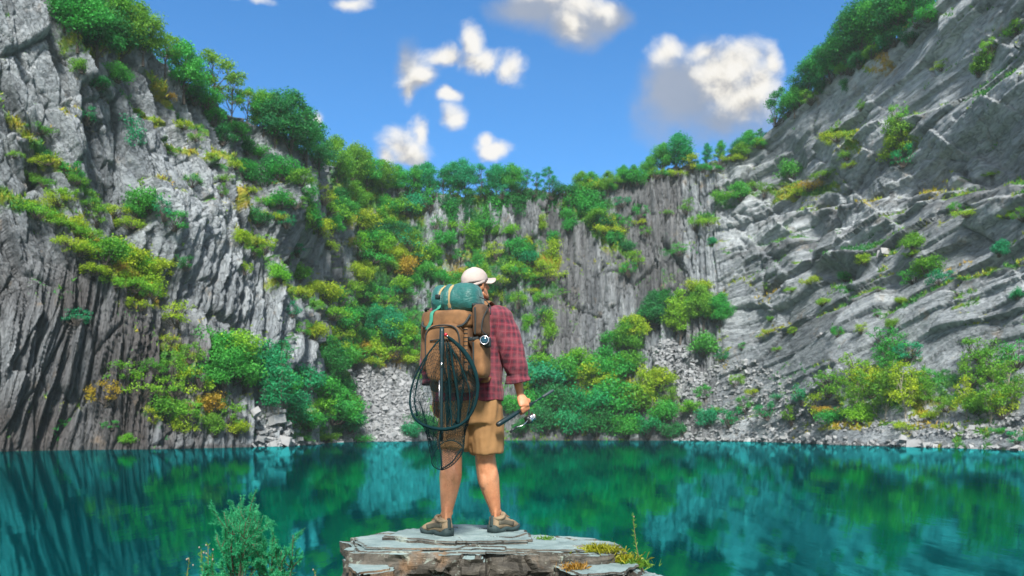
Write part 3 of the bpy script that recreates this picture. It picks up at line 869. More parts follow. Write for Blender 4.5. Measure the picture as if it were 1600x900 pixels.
# trees along the rims: x, row of the foot, height in px, kind, colour
TREE_AT = [
    (120, 70, 100, 'broad', 'g'), (150, 95, 100, 'broad', 'd'), (190, 88, 98, 'broad', 'd'), (222, 92, 92, 'broad', 'o'), (258, 112, 70, 'sparse', 'o'), (100, 40, 90, 'tall', 'd'), (170, 60, 95, 'broad', 'o'),
    (285, 150, 88, 'broad', 'g'), (312, 158, 76, 'sparse', 'd'), (335, 172, 100, 'sparse', 'o'), (362, 188, 78, 'sparse', 'o'), (385, 195, 62, 'sparse', 'g'), (412, 212, 74, 'broad', 'o'), (430, 222, 84, 'broad', 'd'),
    (455, 240, 98, 'broad', 'd'), (478, 252, 84, 'tall', 'g'), (500, 268, 66, 'broad', 'd'), (527, 285, 76, 'broad', 'o'), (552, 290, 70, 'broad', 'o'), (575, 292, 58, 'broad', 'g'), (598, 300, 56, 'broad', 'o'), (622, 306, 52, 'broad', 'g'),
    (646, 306, 50, 'tall', 'g'), (668, 306, 58, 'broad', 't'), (690, 305, 44, 'sparse', 't'), (706, 304, 54, 'broad', 't'), (728, 304, 60, 'broad', 't'), (752, 304, 50, 'sparse', 't'), (774, 304, 52, 'broad', 't'),
    (798, 303, 52, 'broad', 'g'), (820, 302, 40, 'sparse', 't'), (838, 301, 34, 'sparse', 't'), (858, 300, 46, 'sparse', 't'), (906, 302, 36, 'broad', 'o'), (926, 305, 40, 'broad', 'g'), (948, 300, 36, 'broad', 'o'), (972, 290, 34, 'broad', 'g'),
    (992, 285, 32, 'broad', 'd'), (1012, 278, 36, 'broad', 'g'), (1036, 268, 48, 'broad', 'g'), (1056, 264, 60, 'broad', 't'), (1074, 262, 34, 'tall', 'g'), (1104, 256, 34, 'tall', 't'), (1124, 252, 34, 'tall', 'g'), (1150, 250, 34, 'broad', 'd'), (1168, 240, 40, 'broad', 'g'),
    (1188, 225, 28, 'sparse', 'g'), (1222, 190, 60, 'sparse', 'd'), (1240, 178, 52, 'broad', 'g'), (1262, 152, 60, 'broad', 'd'), (1284, 132, 66, 'broad', 'g'), (1302, 118, 66, 'broad', 'd'), (1322, 108, 88, 'broad', 'd'), (1342, 92, 100, 'broad', 'd'), (1362, 84, 90, 'broad', 'g'),
    (1382, 68, 92, 'broad', 'd'), (1402, 55, 92, 'broad', 'd'), (1422, 36, 86, 'broad', 'g'), (1442, 18, 80, 'tall', 'd'), (1315, 60, 60, 'sparse', 'd'),
    (350, 615, 92, 'broad', 'g'), (436, 660, 112, 'birch', 't'), (512, 600, 82, 'broad', 'd'), (985, 555, 66, 'broad', 'o'), (1062, 530, 78, 'tall', 'b'), (1022, 515, 62, 'broad', 'd'), (1100, 508, 66, 'broad', 'o'), (1124, 512, 56, 'broad', 'g'),
    (1012, 650, 88, 'birch', 'y'), (1336, 650, 76, 'birch', 'o'), (1378, 655, 104, 'birch', 'o'), (1412, 655, 96, 'birch', 'y'), (1446, 640, 66, 'birch', 'o'), (1545, 662, 92, 'birch', 'o'), (1580, 640, 84, 'birch', 'o'), (1506, 655, 72, 'birch', 'y'), (1385, 590, 66, 'birch', 'g'),
    (640, 395, 44, 'broad', 'o'), (628, 420, 44, 'broad', 'y'), (600, 345, 46, 'broad', 'g'), (560, 330, 52, 'broad', 'o'), (535, 350, 58, 'broad', 'd'), (610, 540, 66, 'broad', 't'), (590, 520, 50, 'broad', 't'),
]
for t in TREE_AT: put_tree(*t)

# bushes: x, row, width in px, kind, colour
BUSH_AT = [
    (318, 158, 44, 'round', 'g'), (205, 196, 46, 'hang', 't'), (130, 188, 42, 'airy', 't'), (112, 268, 44, 'airy', 'g'), (228, 318, 62, 'round', 'g'), (252, 340, 46, 'airy', 't'), (275, 352, 40, 'airy', 'g'), (385, 236, 34, 'round', 'd'), (392, 268, 40, 'round', 'g'),
    (412, 292, 44, 'round', 'd'), (432, 318, 46, 'round', 'g'), (380, 330, 48, 'airy', 'o'), (405, 345, 40, 'round', 'd'), (445, 345, 36, 'airy', 't'), (300, 290, 30, 'airy', 'g'), (345, 300, 30, 'airy', 'o'), (268, 245, 28, 'airy', 'o'),
    (70, 285, 40, 'low', 'o'), (95, 312, 44, 'low', 'y'), (60, 330, 46, 'low', 'b'), (110, 350, 52, 'low', 'y'), (150, 318, 40, 'low', 'o'), (180, 330, 40, 'low', 'y'), (40, 270, 34, 'low', 'o'), (20, 245, 26, 'low', 'b'),
    (165, 400, 60, 'round', 'o'), (205, 418, 66, 'round', 'y'), (235, 440, 60, 'round', 'y'), (185, 440, 50, 'low', 'b'), (120, 395, 48, 'low', 'r'), (150, 420, 44, 'low', 'y'), (232, 465, 40, 'airy', 'o'),
    (124, 502, 46, 'airy', 't'), (210, 475, 44, 'low', 'r'), (275, 502, 56, 'airy', 'y'), (255, 545, 50, 'airy', 'r'), (268, 590, 56, 'airy', 'o'), (185, 590, 56, 'airy', 'o'), (160, 625, 50, 'airy', 'r'), (225, 615, 60, 'airy', 'b'), (258, 640, 56, 'round', 'o'),
    (295, 615, 60, 'airy', 'y'), (322, 640, 56, 'round', 'r'), (345, 655, 52, 'airy', 'o'), (300, 560, 40, 'airy', 'o'), (176, 668, 26, 'airy', 'g'), (196, 690, 26, 'round', 'b'), (100, 665, 24, 'airy', 'g'),
    (290, 415, 40, 'airy', 'd'), (395, 380, 46, 'low', 'y'), (412, 392, 36, 'airy', 'b'), (378, 425, 24, 'airy', 'r'), (440, 440, 48, 'round', 'b'), (462, 458, 50, 'low', 'y'), (482, 472, 42, 'low', 'b'), (455, 490, 34, 'airy', 't'), (466, 520, 36, 'airy', 'o'), (430, 425, 30, 'airy', 'g'),
    (330, 590, 70, 'round', 'g'), (385, 600, 60, 'round', 'g'), (405, 570, 56, 'airy', 't'), (425, 610, 64, 'airy', 't'), (455, 630, 60, 'round', 't'), (480, 660, 56, 'round', 'g'), (510, 650, 62, 'round', 'g'), (540, 640, 56, 'round', 'b'), (548, 668, 50, 'round', 't'),
    (505, 680, 44, 'low', 'b'), (470, 682, 40, 'low', 'g'), (525, 610, 52, 'round', 'd'), (505, 570, 52, 'round', 'd'), (532, 575, 44, 'round', 'g'), (556, 540, 44, 'low', 'r'), (575, 565, 40, 'low', 'y'), (548, 500, 46, 'round', 'd'), (580, 572, 34, 'airy', 'd'),
    (645, 560, 40, 'low', 'y'), (655, 668, 52, 'round', 'd'), (640, 680, 40, 'round', 't'), (680, 675, 48, 'round', 'd'), (600, 555, 40, 'low', 'r'), (660, 590, 36, 'low', 'b'),
    (742, 345, 22, 'hang', 'g'), (740, 372, 24, 'hang', 'b'), (745, 395, 22, 'hang', 'g'), (700, 315, 40, 'hang', 'd'), (780, 318, 50, 'hang', 'g'), (730, 318, 40, 'hang', 'd'), (820, 314, 44, 'hang', 'd'), (680, 400, 40, 'round', 'b'), (690, 440, 36, 'round', 'g'),
    (805, 398, 46, 'round', 'g'), (822, 410, 40, 'round', 't'), (795, 420, 40, 'low', 'b'), (850, 415, 44, 'low', 'y'), (720, 405, 34, 'airy', 'g'), (845, 340, 24, 'hang', 'y'), (815, 475, 30, 'airy', 'b'), (830, 455, 24, 'low', 'y'), (880, 460, 20, 'airy', 'o'), (825, 500, 26, 'hang', 'b'),
    (915, 325, 46, 'round', 'g'), (935, 342, 40, 'round', 'o'), (950, 360, 40, 'low', 'y'), (960, 378, 36, 'round', 'g'), (978, 392, 34, 'round', 'd'), (992, 408, 30, 'airy', 'b'), (930, 320, 40, 'round', 'd'), (1000, 345, 30, 'low', 'y'), (1012, 365, 26, 'airy', 'o'), (880, 322, 26, 'hang', 'o'),
    (970, 320, 30, 'airy', 't'), (1040, 330, 24, 'low', 'o'), (1085, 355, 30, 'airy', 'b'), (1060, 395, 28, 'airy', 'g'), (1112, 378, 22, 'round', 't'), (1072, 330, 30, 'airy', 'o'), (1130, 318, 34, 'round', 'o'), (1155, 302, 44, 'round', 'g'), (1180, 292, 40, 'low', 'o'), (1105, 345, 34, 'low', 'b'),
    (985, 520, 58, 'round', 'y'), (960, 535, 44, 'round', 'g'), (1010, 500, 50, 'round', 'd'), (1035, 470, 46, 'round', 'd'), (1055, 510, 56, 'round', 'b'), (1090, 480, 48, 'round', 'o'), (1118, 490, 48, 'round', 'g'), (1098, 545, 50, 'round', 'g'), (1088, 455, 40, 'round', 'y'),
    (850, 600, 66, 'round', 't'), (885, 590, 76, 'round', 'g'), (925, 600, 76, 'round', 'y'), (960, 590, 70, 'round', 'g'), (905, 570, 56, 'round', 'b'), (940, 570, 52, 'round', 'g'), (980, 580, 56, 'round', 'o'), (870, 635, 76, 'round', 'd'), (915, 640, 80, 'round', 't'), (955, 640, 76, 'round', 'g'), (1000, 635, 70, 'round', 'o'),
    (840, 640, 56, 'round', 'g'), (855, 670, 60, 'round', 'd'), (895, 675, 66, 'round', 't'), (935, 676, 66, 'round', 'd'), (975, 676, 60, 'round', 'g'), (1015, 674, 56, 'round', 't'), (1040, 655, 50, 'round', 'g'), (820, 672, 46, 'round', 'd'), (1030, 600, 56, 'round', 'y'), (1045, 625, 44, 'airy', 'o'), (825, 600, 40, 'round', 'b'), (840, 575, 40, 'round', 'b'),
    (1055, 680, 40, 'round', 'd'), (795, 640, 44, 'round', 'g'), (770, 670, 44, 'round', 'd'), (735, 672, 48, 'round', 'd'), (715, 640, 44, 'round', 'g'), (760, 620, 46, 'round', 'b'),
    (1405, 188, 34, 'airy', 'b'), (1402, 215, 50, 'round', 'o'), (1398, 238, 52, 'round', 'y'), (1415, 250, 44, 'airy', 't'), (1540, 98, 40, 'airy', 'o'), (1552, 78, 34, 'airy', 'b'), (1530, 112, 36, 'round', 'o'), (1590, 48, 34, 'round', 'o'), (1470, 105, 26, 'airy', 'r'), (1310, 215, 36, 'low', 'y'), (1325, 240, 34, 'low', 'o'), (1345, 170, 22, 'airy', 'o'),
    (1238, 272, 44, 'round', 'g'), (1262, 288, 44, 'low', 'r'), (1250, 300, 36, 'low', 'y'), (1290, 275, 28, 'low', 'b'), (1330, 255, 26, 'low', 'y'), (1195, 300, 30, 'airy', 'o'), (1225, 290, 30, 'low', 'o'), (1285, 130, 24, 'hang', 'd'), (1322, 128, 22, 'hang', 'd'),
    (1430, 385, 40, 'round', 'o'), (1422, 395, 26, 'low', 'b'), (1350, 408, 24, 'round', 'y'), (1322, 432, 26, 'round', 'g'), (1268, 440, 32, 'low', 'y'), (1238, 450, 18, 'low', 'b'), (1290, 468, 26, 'low', 'b'), (1284, 474, 18, 'round', 'y'), (1452, 428, 54, 'round', 'o'), (1470, 440, 46, 'airy', 't'), (1430, 438, 40, 'airy', 'g'), (1562, 395, 36, 'round', 't'), (1372, 450, 16, 'low', 'b'),
    (1405, 470, 18, 'round', 'y'), (1368, 492, 20, 'airy', 'g'), (1392, 508, 24, 'round', 'o'), (1345, 516, 22, 'airy', 'y'), (1308, 522, 22, 'airy', 'g'), (1240, 516, 18, 'airy', 'y'), (1195, 455, 18, 'airy', 'b'), (1205, 498, 14, 'round', 'o'), (1215, 545, 20, 'low', 'b'), (1200, 518, 22, 'low', 'y'), (1240, 520, 16, 'airy', 'b'), (1585, 465, 26, 'round', 't'), (1545, 420, 26, 'low', 'r'),
    (1600, 340, 34, 'airy', 'o'), (1510, 335, 30, 'low', 'r'), (1575, 330, 30, 'low', 'y'), (1550, 270, 22, 'low', 'b'), (1492, 330, 20, 'airy', 'g'),
    (1335, 590, 60, 'airy', 'b'), (1300, 610, 60, 'airy', 'o'), (1358, 610, 64, 'round', 'y'), (1395, 620, 70, 'airy', 'o'), (1430, 610, 60, 'airy', 'y'), (1390, 548, 60, 'airy', 'g'), (1420, 560, 50, 'airy', 't'), (1455, 600, 40, 'airy', 'g'), (1520, 600, 60, 'airy', 'o'), (1558, 590, 66, 'airy', 'o'), (1590, 570, 60, 'airy', 'g'), (1530, 640, 60, 'round', 'o'), (1570, 650, 60, 'airy', 'r'), (1535, 560, 50, 'airy', 'o'),
    (1280, 645, 50, 'airy', 'y'), (1255, 625, 46, 'airy', 't'), (1310, 655, 44, 'round', 'g'), (1345, 655, 50, 'round', 'b'), (1460, 650, 40, 'low', 'r'), (1480, 640, 40, 'airy', 'o'), (1240, 655, 40, 'airy', 'b'), (1200, 650, 40, 'airy', 't'), (1165, 640, 36, 'airy', 'g'), (1140, 660, 40, 'airy', 't'), (1105, 660, 40, 'round', 't'), (1100, 620, 30, 'airy', 'g'), (1150, 600, 26, 'airy', 'b'), (1180, 612, 28, 'low', 'y'),
    (1215, 620, 26, 'low', 't'), (1130, 560, 26, 'airy', 't'), (1160, 545, 18, 'airy', 'g'), (1080, 640, 34, 'round', 'b'), (1120, 640, 24, 'low', 'b'), (1590, 690, 36, 'airy', 't'), (1580, 612, 40, 'round', 'd'), (1300, 640, 36, 'low', 'r'), (1420, 668, 34, 'low', 'r'), (1560, 672, 26, 'low', 'g'),
]
BUSH_AT += [
    # left shore thicket
    (330, 545, 70, 'round', 'g'), (360, 540, 80, 'round', 'b'), (350, 580, 84, 'round', 'g'), (385, 575, 66, 'round', 'g'), (415, 590, 74, 'round', 't'), (445, 600, 70, 'round', 'g'), (430, 560, 60, 'airy', 't'),
    (470, 610, 66, 'round', 't'), (500, 625, 74, 'round', 'g'), (530, 650, 70, 'round', 'g'), (490, 645, 64, 'round', 'b'), (450, 660, 64, 'round', 't'), (555, 690, 44, 'low', 'g'), (512, 545, 56, 'round', 'd'), (525, 560, 60, 'round', 'g'),
    (290, 650, 50, 'airy', 'b'), (280, 670, 50, 'round', 'y'), (330, 675, 50, 'round', 'o'), (240, 660, 44, 'airy', 'y'), (370, 670, 44, 'round', 'y'), (310, 600, 50, 'airy', 'g'), (272, 610, 46, 'airy', 'b'), (240, 580, 40, 'airy', 'o'),
    # big yellow ledge and the ledges over it
    (225, 420, 60, 'round', 'b'), (190, 405, 60, 'round', 'y'), (245, 425, 44, 'round', 'y'), (210, 445, 56, 'low', 'b'), (240, 460, 50, 'round', 'y'), (140, 385, 50, 'low', 'b'), (110, 375, 46, 'low', 'y'), (170, 425, 50, 'low', 'y'), (85, 345, 46, 'low', 'b'),
    (130, 365, 46, 'low', 'b'), (200, 345, 44, 'low', 'y'), (50, 320, 40, 'low', 'y'), (100, 300, 40, 'low', 'b'), (120, 280, 36, 'low', 'o'), (75, 250, 34, 'low', 'y'), (60, 205, 34, 'low', 'o'), (150, 345, 44, 'airy', 'b'), (232, 300, 50, 'round', 'b'), (215, 335, 44, 'round', 'g'),
    # scrub hanging under the left rim
    (300, 150, 46, 'round', 'd'), (285, 195, 30, 'low', 'y'), (305, 215, 26, 'low', 'b'), (255, 150, 34, 'low', 'r'), (335, 190, 40, 'round', 'g'), (350, 220, 36, 'round', 'd'), (370, 215, 40, 'round', 'g'), (365, 255, 34, 'low', 'y'), (400, 240, 40, 'round', 'g'), (420, 260, 44, 'round', 'd'),
    (445, 275, 46, 'round', 'g'), (465, 285, 46, 'round', 'o'), (430, 340, 40, 'low', 'y'), (415, 315, 34, 'low', 'b'), (395, 300, 34, 'low', 'y'), (480, 300, 44, 'hang', 'g'), (460, 320, 40, 'airy', 'o'), (485, 330, 36, 'hang', 'o'), (350, 280, 28, 'low', 'b'), (330, 245, 24, 'low', 'y'),
    (375, 380, 36, 'round', 'y'), (395, 400, 40, 'airy', 'o'), (445, 410, 36, 'airy', 'g'), (470, 430, 40, 'round', 'b'), (490, 450, 40, 'round', 'y'), (470, 395, 30, 'airy', 't'),
    (150, 130, 40, 'round', 'd'), (185, 120, 44, 'round', 'g'), (130, 110, 36, 'round', 'o'),
    # far wall and corner
    (755, 330, 40, 'hang', 'g'), (700, 325, 40, 'hang', 'g'), (870, 308, 40, 'hang', 'd'), (900, 318, 44, 'round', 'g'), (920, 335, 40, 'round', 'g'), (945, 350, 36, 'round', 'd'), (810, 430, 50, 'round', 'b'), (775, 440, 40, 'low', 'y'), (860, 430, 40, 'low', 'y'), (700, 470, 50, 'round', 'b'), (720, 440, 40, 'round', 'g'), (690, 380, 44, 'round', 'g'),
]
# the overgrown gully between the left cliff and the far wall
_g = random.Random(5)
for i in range(78):
    yy = _g.uniform(315, 560); t = (yy - 315) / 245
    xx = _g.uniform(498 + 14 * math.sin(yy / 30), 668 + 30 * t * (1 - t))
    c = _g.choice('ggtbbbyyor' if yy > 380 else 'ggdtbboy')
    BUSH_AT.append((xx, yy, _g.uniform(32, 58), _g.choice(['round', 'round', 'airy', 'low']), c))
for i in range(34):
    BUSH_AT.append((_g.uniform(668, 868), _g.uniform(345, 560), _g.uniform(20, 42), _g.choice(['round', 'airy', 'low', 'hang']), _g.choice('gbbytgyd')))
for i in range(10):
    BUSH_AT.append((_g.uniform(890, 1010), _g.uniform(330, 430), _g.uniform(18, 36), _g.choice(['round', 'airy', 'low']), _g.choice('gbydg')))
for x in range(655, 905, 26):
    BUSH_AT.append((x + _g.uniform(-5, 5), 303 + _g.uniform(-2, 3), _g.uniform(20, 36), _g.choice(['round', 'airy']), _g.choice('dgtdg')))
for x in range(905, 1200, 15):
    BUSH_AT.append((x + _g.uniform(-5, 5), np.interp(x, [905, 1000, 1060, 1120, 1200], [300, 276, 264, 254, 214]) + _g.uniform(0, 8), _g.uniform(20, 36), _g.choice(['round', 'airy', 'low']), _g.choice('dgogy')))
for x in range(1215, 1470, 17):
    BUSH_AT.append((x + _g.uniform(-5, 5), np.interp(x, [1215, 1300, 1350, 1400, 1470], [186, 120, 94, 64, 12]) + _g.uniform(0, 12), _g.uniform(24, 44), _g.choice(['round', 'airy']), _g.choice('dgdo')))
BUSH_AT = [b if not (b[4] == 'r' and i % 2) else b[:4] + ('y',) for i, b in enumerate(BUSH_AT)]
for b in BUSH_AT: put_bush(*b)

# grass, moss tufts and bracken wherever the soil is (one mass nobody could count)
def grass():
    vg = (veg * (PX > -20) * (PX < 1620)).ravel()
    ar = (mpp * 1.5 * np.abs(np.gradient(row, axis=0)) * mpp).ravel()
    wgt = np.clip(vg - 0.42, 0, 1) ** 1.2 * ar
    n = 17000
    idx = rng.choice(len(wgt), n, p=wgt / wgt.sum())
    C = Pd.reshape(-1, 3)[idx] + rng.normal(0, 0.07, (n, 3)); nn = Nd.reshape(-1, 3)[idx]; hu = hue.ravel()[idx]
    V, T = [], []
    k = 5
    C5 = np.repeat(C, k, 0) + rng.normal(0, 0.10, (n * k, 3)); N5 = np.repeat(nn, k, 0)
    d = N5 * 0.45 + rng.normal(0, 0.45, (n * k, 3)); d[:, 2] += 0.55
    d /= np.linalg.norm(d, axis=1, keepdims=True)
    h = rng.uniform(0.22, 0.62, (n * k, 1))
    side = np.cross(d, rng.normal(0, 1, (n * k, 3))); side /= np.linalg.norm(side, axis=1, keepdims=True)
    wd = rng.uniform(0.05, 0.11, (n * k, 1))
    V = np.stack([C5 - side * wd, C5 + side * wd, C5 + d * h], 1).reshape(-1, 3)
    m, nt, bs, out = new_mat('grass_blades')
    hu5 = np.repeat(np.repeat(hu, k), 3)
    a = nd(nt, 'ShaderNodeAttribute', attribute_name='hue').outputs['Fac']
    r = nd(nt, 'ShaderNodeNewGeometry').outputs['Random Per Island']
    c = ramp(nt, math_n(nt, 'ADD', a, math_n(nt, 'MULTIPLY', math_n(nt, 'SUBTRACT', r, 0.5), 0.45)), [(0.12, (0.022, 0.19, 0.035)), (0.40, (0.12, 0.33, 0.025)), (0.64, (0.38, 0.41, 0.02)), (0.95, (0.50, 0.29, 0.03))])
    nt.links.new(c, bs.inputs['Base Color']); bs.inputs['Roughness'].default_value = 0.6
    tr = nd(nt, 'ShaderNodeBsdfTranslucent', {'Color': c})
    nt.links.new(nd(nt, 'ShaderNodeMixShader', {0: 0.3, 1: bs.outputs[0], 2: tr.outputs[0]}).outputs[0], out.inputs[0])
    o = mobj('grass', V, np.arange(len(V)).reshape(-1, 3), m, smooth=False)
    add_attr(o.data, 'hue', hu5)
    tag(o, 'yellow green grass and bracken growing along the rock ledges', 'grass', kind='stuff')
grass()

# ------------------------------------------------------------------ loose slate
def stone_shape(rg, size):
    """a split slab: a few-sided prism with a slanted top"""
    n = rg.integers(4, 7)
    a = np.sort(rg.uniform(0, 2 * np.pi, n) * 0.3 + np.linspace(0, 2 * np.pi, n, endpoint=False) * 1.0)
    r = rg.uniform(0.65, 1.1, n)
    b = np.stack([np.cos(a) * r * size[0], np.sin(a) * r * size[1], np.full(n, -size[2])], 1)
    t = b * np.array([0.86, 0.86, -1]) + rg.normal(0, 0.10, (n, 3)) * np.asarray(size)
    V = np.concatenate([b, t])
    F = [tuple(range(n - 1, -1, -1)), tuple(range(n, 2 * n))] + [(i, (i + 1) % n, n + (i + 1) % n, n + i) for i in range(n)]
    return V, F
def rotm(rg, tilt):
    return np.array(Matrix.Rotation(rg.uniform(0, 6.28), 3, 'Z') @ Matrix.Rotation(rg.normal(0, tilt), 3, 'X') @ Matrix.Rotation(rg.normal(0, tilt), 3, 'Y')).T
def stone_mat(name, lo, hi):
    m, nt, bs, out = new_mat(name)
    geo = nd(nt, 'ShaderNodeNewGeometry')
    n1 = noise_n(nt, geo.outputs['Position'], 2.5, 6, 0.65)
    f = math_n(nt, 'ADD', math_n(nt, 'MULTIPLY', geo.outputs['Random Per Island'], 0.6), math_n(nt, 'MULTIPLY', n1, 0.4))
    nt.links.new(mixc(nt, f, lo, hi), bs.inputs['Base Color'])
    bs.inputs['Roughness'].default_value = 0.7
    bump(nt, bs, n1, 0.5, 0.1)
    return m
STONE = stone_mat('loose_slate', (0.10, 0.108, 0.118), (0.37, 0.385, 0.40))
STONE_D = stone_mat('weathered_slate', (0.11, 0.118, 0.125), (0.36, 0.375, 0.38))
SCREE_PX += [[(1050, 684), (1250, 683), (1420, 690), (1605, 698), (1605, 712), (1420, 703), (1250, 697), (1050, 693)], [(395, 696), (460, 692), (560, 684), (560, 694), (460, 702), (395, 706)]]
SCREE_LABEL = ['heap of broken pale grey slate left of the angler', 'grey slate scree tongue under the corner trees at the far right', 'loose grey scree along the foot of the right slope',
               'rubble band above the low wall on the right shore', 'rubble at the foot of the left cliff', 'scattered stones at the waterline of the right shore', 'scattered stones at the waterline under the left bushes']
def scree():
    rg = np.random.default_rng(3)
    for k, (poly, cnt, sz) in enumerate(zip(SCREE_PX, (4200, 1300, 1300, 700, 100, 260, 130), (0.30, 0.32, 0.26, 0.24, 0.36, 0.36, 0.36))):
        pp = np.array(poly, float); parts = []
        while len(parts) < cnt:
            x = rg.uniform(pp[:, 0].min(), pp[:, 0].max()); y = rg.uniform(pp[:, 1].min(), pp[:, 1].max())
            if not inside(np.array(x), np.array(y), poly): continue
            p, n = surf(x, y)
            s = sz * math.exp(rg.normal(0, 0.45))
            v, f = stone_shape(rg, (s, s * rg.uniform(0.6, 1), s * rg.uniform(0.2, 0.5)))
            parts.append((v @ rotm(rg, 0.45) + p + n * 0.1 * s + rg.normal(0, 0.1, 3), f))
        V, F = join(parts)
        o = mobj('scree', V, F, STONE if k < 2 else STONE_D, smooth=False)
        tag(o, SCREE_LABEL[k], 'scree', kind='stuff')
scree()

BOULDERS = [(1378, 396, 26, 'large pale angular slate block perched on the right slope', 1.0), (398, 642, 26, 'pale slate block lying above the water on the left shore', 0.9), (402, 655, 22, 'flat slab under the pale block on the left shore', 0.4),
            (446, 690, 34, 'bright white rock at the waterline under the left bushes', 0.8), (1062, 604, 24, 'largest slate block on the far right scree', 0.7), (1080, 592, 20, 'brown grey block at the edge of the far right scree', 0.6), (1280, 522, 14, 'small white slab lying on the right slope', 0.5),
            (1590, 700, 30, 'pale driftwood-like slab at the right edge of the water', 0.35), (540, 690, 22, 'low pale rock at the water beside the left bushes', 0.5), (560, 660, 18, 'grey block at the left edge of the slate heap', 0.7), (1058, 688, 22, 'pale rock in the water right of the shore bushes', 0.6)]
PALE = stone_mat('pale_slate', (0.17, 0.175, 0.18), (0.38, 0.385, 0.39))
for x, y, wpx, lab, fl in BOULDERS:
    rg = np.random.default_rng(int(x))
    p, n = surf(x, y)
    s = wpx / FOC * p[1] / 2
    v, f = stone_shape(rg, (s, s * 0.75, s * 0.45 * fl)); v = v + rg.normal(0, 0.10 * s, v.shape)
    o = mobj('boulder', v @ rotm(rg, 0.45) + p + n * 0.3 * s, f, PALE, smooth=False)
    tag(o, lab, 'boulder', group='loose boulders on the quarry slopes')
# ------------------------------------------------------------------ foreground bank, rock, shrub
def front_rock_mat(name):
    m, nt, bs, out = new_mat(name)
    tc = nd(nt, 'ShaderNodeTexCoord').outputs['Object']
    geo = nd(nt, 'ShaderNodeNewGeometry')
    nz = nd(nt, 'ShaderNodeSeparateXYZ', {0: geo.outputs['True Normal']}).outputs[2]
    st = vmath(nt, 'MULTIPLY', tc, (1.0, 1.0, 3.2))
    n1 = noise_n(nt, st, 3.0, 9, 0.65, 0.5)
    n2 = noise_n(nt, tc, 16.0, 6, 0.65)
    n3 = noise_n(nt, tc, 5.2, 5, 0.7, 0.6)
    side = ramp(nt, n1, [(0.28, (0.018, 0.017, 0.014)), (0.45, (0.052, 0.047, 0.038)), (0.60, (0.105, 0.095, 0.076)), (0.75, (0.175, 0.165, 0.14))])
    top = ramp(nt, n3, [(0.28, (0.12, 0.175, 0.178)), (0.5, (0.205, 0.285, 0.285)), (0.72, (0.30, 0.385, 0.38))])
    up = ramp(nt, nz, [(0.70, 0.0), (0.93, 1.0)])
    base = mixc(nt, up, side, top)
    lich = ramp(nt, math_n(nt, 'ADD', n3, math_n(nt, 'MULTIPLY', math_n(nt, 'SUBTRACT', n2, 0.5), 0.5)), [(0.60, 0.0), (0.64, 0.7)])
    base = mixc(nt, math_n(nt, 'MULTIPLY', lich, math_n(nt, 'SUBTRACT', 1.0, math_n(nt, 'MULTIPLY', up, 0.75))), base, (0.27, 0.32, 0.27))
    rust = ramp(nt, noise_n(nt, tc, 2.3, 5, 0.7, 0.4), [(0.56, 0.0), (0.68, 0.6)])
    base = mixc(nt, math_n(nt, 'MULTIPLY', rust, math_n(nt, 'SUBTRACT', 1.0, up)), base, (0.23, 0.13, 0.06))
    spk = ramp(nt, noise_n(nt, tc, 70.0, 3, 0.6), [(0.30, 0.55), (0.48, 1.0)])
    base = mixc(nt, 0.7, base, spk, 'MULTIPLY')
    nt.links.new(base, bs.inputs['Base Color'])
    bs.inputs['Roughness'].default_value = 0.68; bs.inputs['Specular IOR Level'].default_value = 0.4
    h = math_n(nt, 'ADD', math_n(nt, 'MULTIPLY', n1, 1.2), math_n(nt, 'ADD', math_n(nt, 'MULTIPLY', n2, 0.35), math_n(nt, 'MULTIPLY', n3, 0.5)))
    bump(nt, bs, h, 0.6, 0.05)
    return m
FROCK = front_rock_mat('foreground_slate')

